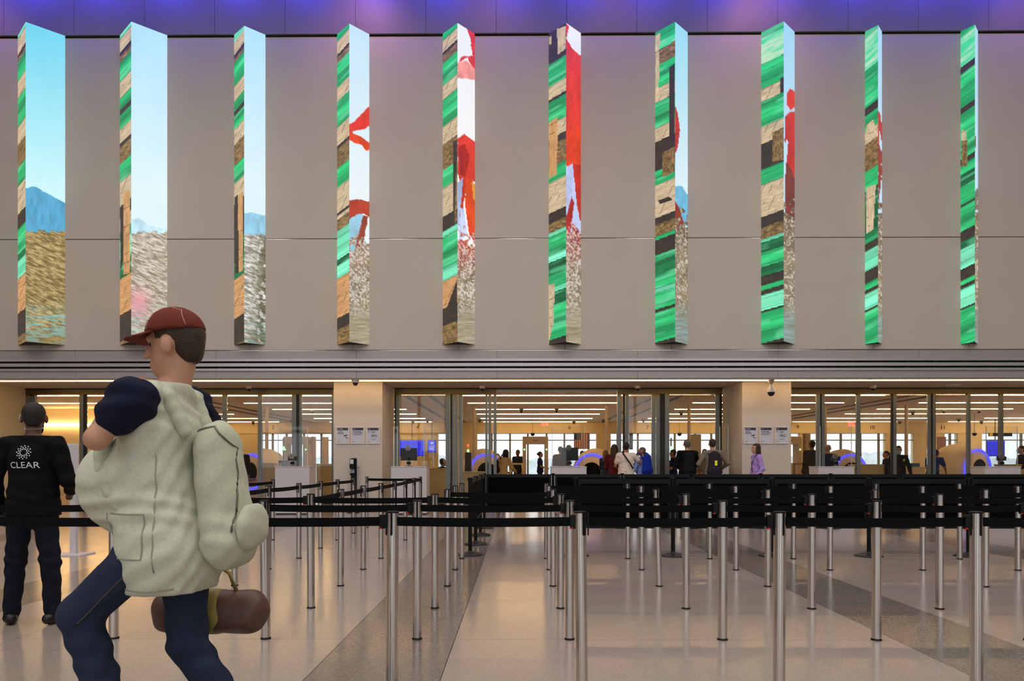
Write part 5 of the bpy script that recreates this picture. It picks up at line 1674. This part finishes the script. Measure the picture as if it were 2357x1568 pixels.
# ---- walk-through detectors
def detector(px0, px1, D, label, rz=0.0):
    x0, x1 = X(px0, D), X(px1, D)
    w = (x1 - x0) / 2
    t = empty('walk_through_detector', ((x0 + x1) / 2, D, 0), rz, label, 'detector', 'walk-through detectors')
    H_ = Z(1005, D)
    for sx in (-1, 1):
        u = box('upright', (sx * w - (0.13 if sx > 0 else 0), 0, 0), (sx * w + (0.13 if sx < 0 else 0), 0.55, H_ - 0.10), M_beige, t, bevel=0.02)
        link('indicator', lathe_mesh([(0.03, 0.0), (0.024, 0.012), (0, 0.014)], M_green, 12, axis='y'), t, (sx * (w - 0.065), -0.002, Z(1035, D)))
    box('lintel', (-w, 0.02, H_ - 0.28), (w, 0.5, H_), M_beige, t, bevel=0.02)
    box('display', (-0.1, 0.012, H_ - 0.18), (0.1, 0.02, H_ - 0.13), M_grey, t)
detector(1203, 1262, 26.5, 'beige walk-through detector with green lamps in the open doors')
detector(1790, 1846, 26.0, 'beige walk-through detector half hidden by the second pillar')
detector(652, 708, 26.0, 'beige walk-through detector behind the left doors')

# ---- tables, cabinets and screens in the checkpoint
def wood_frame(px0, px1, D, ztop, label):
    x0, x1 = X(px0, D), X(px1, D)
    t = empty('bench_table', ((x0 + x1) / 2, D, 0), label=label, cat='table')
    w = (x1 - x0) / 2
    box('top', (-w, 0, ztop - 0.06), (w, 0.7, ztop), M_wood, t, bevel=0.005)
    for sx in (-1, 1):
        box('end_panel', (sx * w - (0.07 if sx > 0 else 0), 0, 0), (sx * w + (0.07 if sx < 0 else 0), 0.7, ztop - 0.06), M_wood, t)
    box('shelf', (-w + .07, 0.05, 0.4), (w - .07, 0.68, 0.44), M_wood, t)
wood_frame(1172, 1206, 25.0, Z(1066, 25), 'maple bench table left of the walk-through detector')
wood_frame(1825, 1878, 21.5, Z(1066, 21.5), 'maple bench table right of the second pillar')
def cabinet(px0, px1, py, D, m, label, d=0.6):
    x0, x1 = X(px0, D), X(px1, D)
    zt_ = Z(py, D)
    t = empty('checkpoint_cabinet', ((x0 + x1) / 2, D, 0), label=label, cat='cabinet', group='low cabinets in the checkpoint')
    w = (x1 - x0) / 2
    nd = max(1, int(round(2 * w / 0.6)))
    box('carcass', (-w, 0.02, 0.05), (w, d, zt_ - 0.03), m, t)
    for q in range(nd):
        box('door', (-w + 2 * w * q / nd + 0.004, 0, 0.06), (-w + 2 * w * (q + 1) / nd - 0.004, 0.02, zt_ - 0.035), m, t)
    box('top', (-w - 0.01, -0.01, zt_ - 0.03), (w + 0.01, d, zt_), m, t, bevel=0.004)
    box('kickboard', (-w + .02, 0.05, 0), (w - .02, d - .02, 0.05), M_stile_d, t)
cabinet(728, 766, 1068, 21.5, M_wood, 'maple cabinet left of the sanitiser pillar')
cabinet(605, 632, 1066, 21.5, M_wood, 'maple cabinet beside the left podium')
cabinet(988, 1026, 1078, 20.6, M_wood, 'maple cabinet under the seated officer')
cabinet(1058, 1116, 1086, 21.0, M_cream, 'cream cabinet between the left door leaves')
cabinet(1974, 2036, 1069, 20.6, M_wood, 'maple counter behind the right doors')
cabinet(2090, 2130, 1075, 23.0, M_cream, 'cream tray unit beside the masked man')
cabinet(2320, 2400, 1069, 20.8, M_wood, 'maple counter at the right picture edge')
def tall_box(px0, px1, py0, py1, D, m, name, label, cat, d=0.4):
    o = box(name, (X(px0, D), D, 0 if py1 is None else Z(py1, D)), (X(px1, D), D + d, Z(py0, D)), m, bevel=0.015)
    tag(o, label, cat)
    return o
# kiosk with light tower
t = empty('xray_tower', (X(1077, 23.5), 23.5, 0), label='dark equipment tower with a signal light left of the scanner ring', cat='tower')
w = (X(1084, 23.5) - X(1070, 23.5)) / 2
box('cabinet', (-w, 0, 0), (w, 0.4, Z(1042, 23.5)), mat('tower_dark', C(54, 52, 54), 0.5), t, bevel=0.01)
for q, m in enumerate((M_green, mat('amber_led', C(200, 120, 20), 0.5, emit=0.6), M_redl)):
    link('signal_lamp', lathe_mesh([(0.035, 0), (0.035, 0.08)], m, 14), t, (0, 0.1, Z(1042, 23.5) + 0.02 + 0.09 * q))
for px, D, lab in ((650, 24.0, 'behind the left podium'), (1546, 24.0, 'behind the man in black')):
    t = empty('signal_mast', (X(px, D), D, 0), label='slim signal mast with green lamp ' + lab, cat='signal')
    box('cabinet', (-0.16, 0, 0), (0.16, 0.3, Z(1060, D)), MATS['tower_dark'], t, bevel=0.01)
    link('mast', lathe_mesh([(0.025, Z(1060, D)), (0.025, Z(1008, D))], M_grey, 12), t, (0, 0.1, 0))
    link('lamp', lathe_mesh([(0.04, 0), (0.04, 0.12)], M_green, 14), t, (0, 0.1, Z(1036, D)))

# ---- departure boards
def board_paint(kind):
    def f(u, v, x, y, z):
        col = np.broadcast_to(rgb(28, 34, 226), u.shape + (3,)).copy()
        if kind == 0:
            r = (v * 15) % 1
            col[(r < 0.18) & (v > .08)] = rgb(20, 22, 170)
            m = (r > .35) & (r < .8) & (v > .08) & (hash2(np.floor(u * 60), np.floor(v * 15), 4) > 0.55) & (((u * 5) % 1) < .72)
            col[m] = rgb(60, 80, 245)
            col[v < .05] = rgb(90, 110, 250)
        else:
            d = np.hypot((u - .5) * 1.0, (v - .34) * 1.5)
            ang = np.abs(u - .5) < (.36 - v) * 1.2 + .02
            for r0 in (.10, .18, .26):
                col[(np.abs(d - r0) < .025) & (v < .32)  & ang] = rgb(230, 235, 255)
            col[(d < .04)] = rgb(230, 235, 255)
            for q in range(5):
                a = .48 + q * .075
                col[(v > a) & (v < a + .035) & (np.abs(u - .5) < .36 - .05 * (q % 2)) & (hash2(np.floor(u * 24), np.array(q) + 0 * u, 9) > .25)] = rgb(200, 210, 255)
        return col
    return f
def board(px0, px1, py0, py1, D, kind, label):
    x0, x1, z1, z0 = X(px0, D), X(px1, D), Z(py0, D), Z(py1, D)
    t = empty('departure_board', ((x0 + x1) / 2, D, (z0 + z1) / 2), label=label, cat='screen')
    w, h = (x1 - x0) / 2, (z1 - z0) / 2
    box('casing', (-w - .02, 0.005, -h - .02), (w + .02, 0.08, h + .02), M_blackp, t)
    grid_print('screen', lambda u, v: (-w + 2 * w * u, 0 * u, h - 2 * h * v), 120, 90, board_paint(kind), M_screen, t)
    box('hanger', (-0.02, 0.03, h + .02), (0.02, 0.06, ZC - (z0 + z1) / 2), M_grey, t)
board(919, 977, 1014, 1049, 33.5, 0, 'wide blue departure board right of the sanitiser pillar')
board(985, 1003, 1014, 1041, 33.0, 1, 'narrow blue screen with a wifi symbol beside the departure board')
board(2272, 2312, 1015, 1050, 33.5, 0, 'blue departure board near the right picture edge')

# ---- flags hanging before the windows
def flag_us(u, v, x, y, z):
    col = np.broadcast_to(rgb(206, 204, 200), u.shape + (3,)).copy()
    col[(np.floor(u * 13) % 2) == 0] = rgb(170, 32, 40)
    ct = (v < .42) & (u < .54)
    col[ct] = rgb(36, 42, 92)
    st_ = ct & (((u * 26) % 1) > .6) & (((v * 24) % 1) > .6)
    col[st_] = rgb(200, 200, 210)
    return col
def flag(px0, px1, py0, py1, D, paint, label):
    x0, x1, z1, z0 = X(px0, D), X(px1, D), Z(py0, D), Z(py1, D)
    t = empty('hanging_flag', (x0, D, z0), label=label, cat='flag')
    grid_print('cloth', lambda u, v: ((x1 - x0) * u, 0.05 * np.sin(u * 9) * (0.3 + v), (z1 - z0) * (1 - v)), 52, 60, paint, M_print, t)
    link('rod', tube_mesh([(-.05, 0, z1 - z0 + .01), (x1 - x0 + .05, 0, z1 - z0 + .01)], .015, M_grey, 8), t)
    link('rod_cord', tube_mesh([((x1 - x0) / 2, 0, z1 - z0 + .02), ((x1 - x0) / 2, 0, ZC - z0)], .006, M_grey, 6), t)
flag(1321, 1353, 998, 1034, 33.0, flag_us, 'striped flag with blue canton hanging before the windows')
flag(1448, 1457, 999, 1035, 32.0, lambda u, v, x, y, z: np.broadcast_to(rgb(56, 60, 86), u.shape + (3,)).copy(), 'narrow dark blue flag hanging right of the inner door stiles')
# yellow wayfinding sign and round wall badge
D = 30.0
t = empty('wayfinding_sign', (X(2287, D), D, Z(1001, D)), label='black hanging sign with a yellow square near the right edge', cat='sign')
box('panel', (X(2277, D) - X(2287, D), 0, -.07), (X(2330, D) - X(2287, D), .06, .07), M_blackp, t)
box('yellow_square', (X(2277, D) - X(2287, D) + .01, -.006, -.06), (X(2285, D) - X(2287, D), 0, .06), mat('sign_yellow', C(230, 170, 40), 0.5, emit=0.4), t)
box('hanger', (0.2, .02, .07), (0.23, .04, ZC - Z(1001, D)), M_grey, t)
D = 30
o = tall_box(2158, 2178, 1006, None, 26.5, mat('pink_board', C(170, 130, 120), 0.6), 'notice_panel', 'pinkish notice panel standing behind the lane eleven scanner', 'panel', .06)
o = tall_box(2234, 2241, 1042, None, 23.0, M_ctbody, 'lane_kiosk', 'cream kiosk with red lamp beside the lane eleven scanner', 'kiosk', .4)
o = tall_box(716, 722, 1005, None, 24.0, M_beige, 'slim_panel', 'slim beige panel behind the left glass doors', 'panel', .3)
o = tall_box(742, 755, 1006, None, 25.0, M_wood, 'maple_screen', 'maple screen left of the sanitiser pillar', 'panel', .1)
o = tall_box(1594, 1614, 1000, None, 31.0, mat('taupe_column', C(140, 126, 108), 0.6), 'room_column', 'taupe square column behind the grey sweater man', 'column', .5)
o = tall_box(1374, 1406, 998, None, 35.2, M_cream, 'window_pier', 'cream pier between the two wide window runs', 'column', .5)
o = tall_box(1855, 1866, 998, None, 34.0, mat('taupe_column2', C(150, 134, 112), 0.6), 'room_column', 'taupe square column behind the tall grey coat traveller', 'column', .4)
# bins and trays
for k, (px, D, lab) in enumerate(((2108, 22.9, 'blue plastic tray on the cream tray unit'),)):
    t = empty('tray', (X(px, D), D - .02 + .3, Z(1075, 23.0)), label=lab, cat='tray')
    m = mat('tray_blue', C(50, 96, 140), 0.5)
    box('bottom', (-.2, -.15, 0), (.2, .15, .01), m, t)
    for a in ((-.2, -.15, .2, -.14), (-.2, .14, .2, .15), (-.2, -.14, -.19, .14), (.19, -.14, .2, .14)):
        box('side', (a[0], a[1], .01), (a[2], a[3], .12), m, t)
t = empty('kiosk_screen', (X(165, 9.5), 9.5, 0), label='slim white edged kiosk screen standing right of the staff member', cat='kiosk')
box('post', (-.04, .02, 0), (.04, .08, 0.9), M_white, t)
box('foot', (-.2, -.15, 0), (.2, .2, .015), M_white, t)
box('panel', (-.012, -.1, 0.75), (.012, .14, 1.48), mat('kiosk_edge', C(225, 225, 228), 0.3), t, bevel=.015)
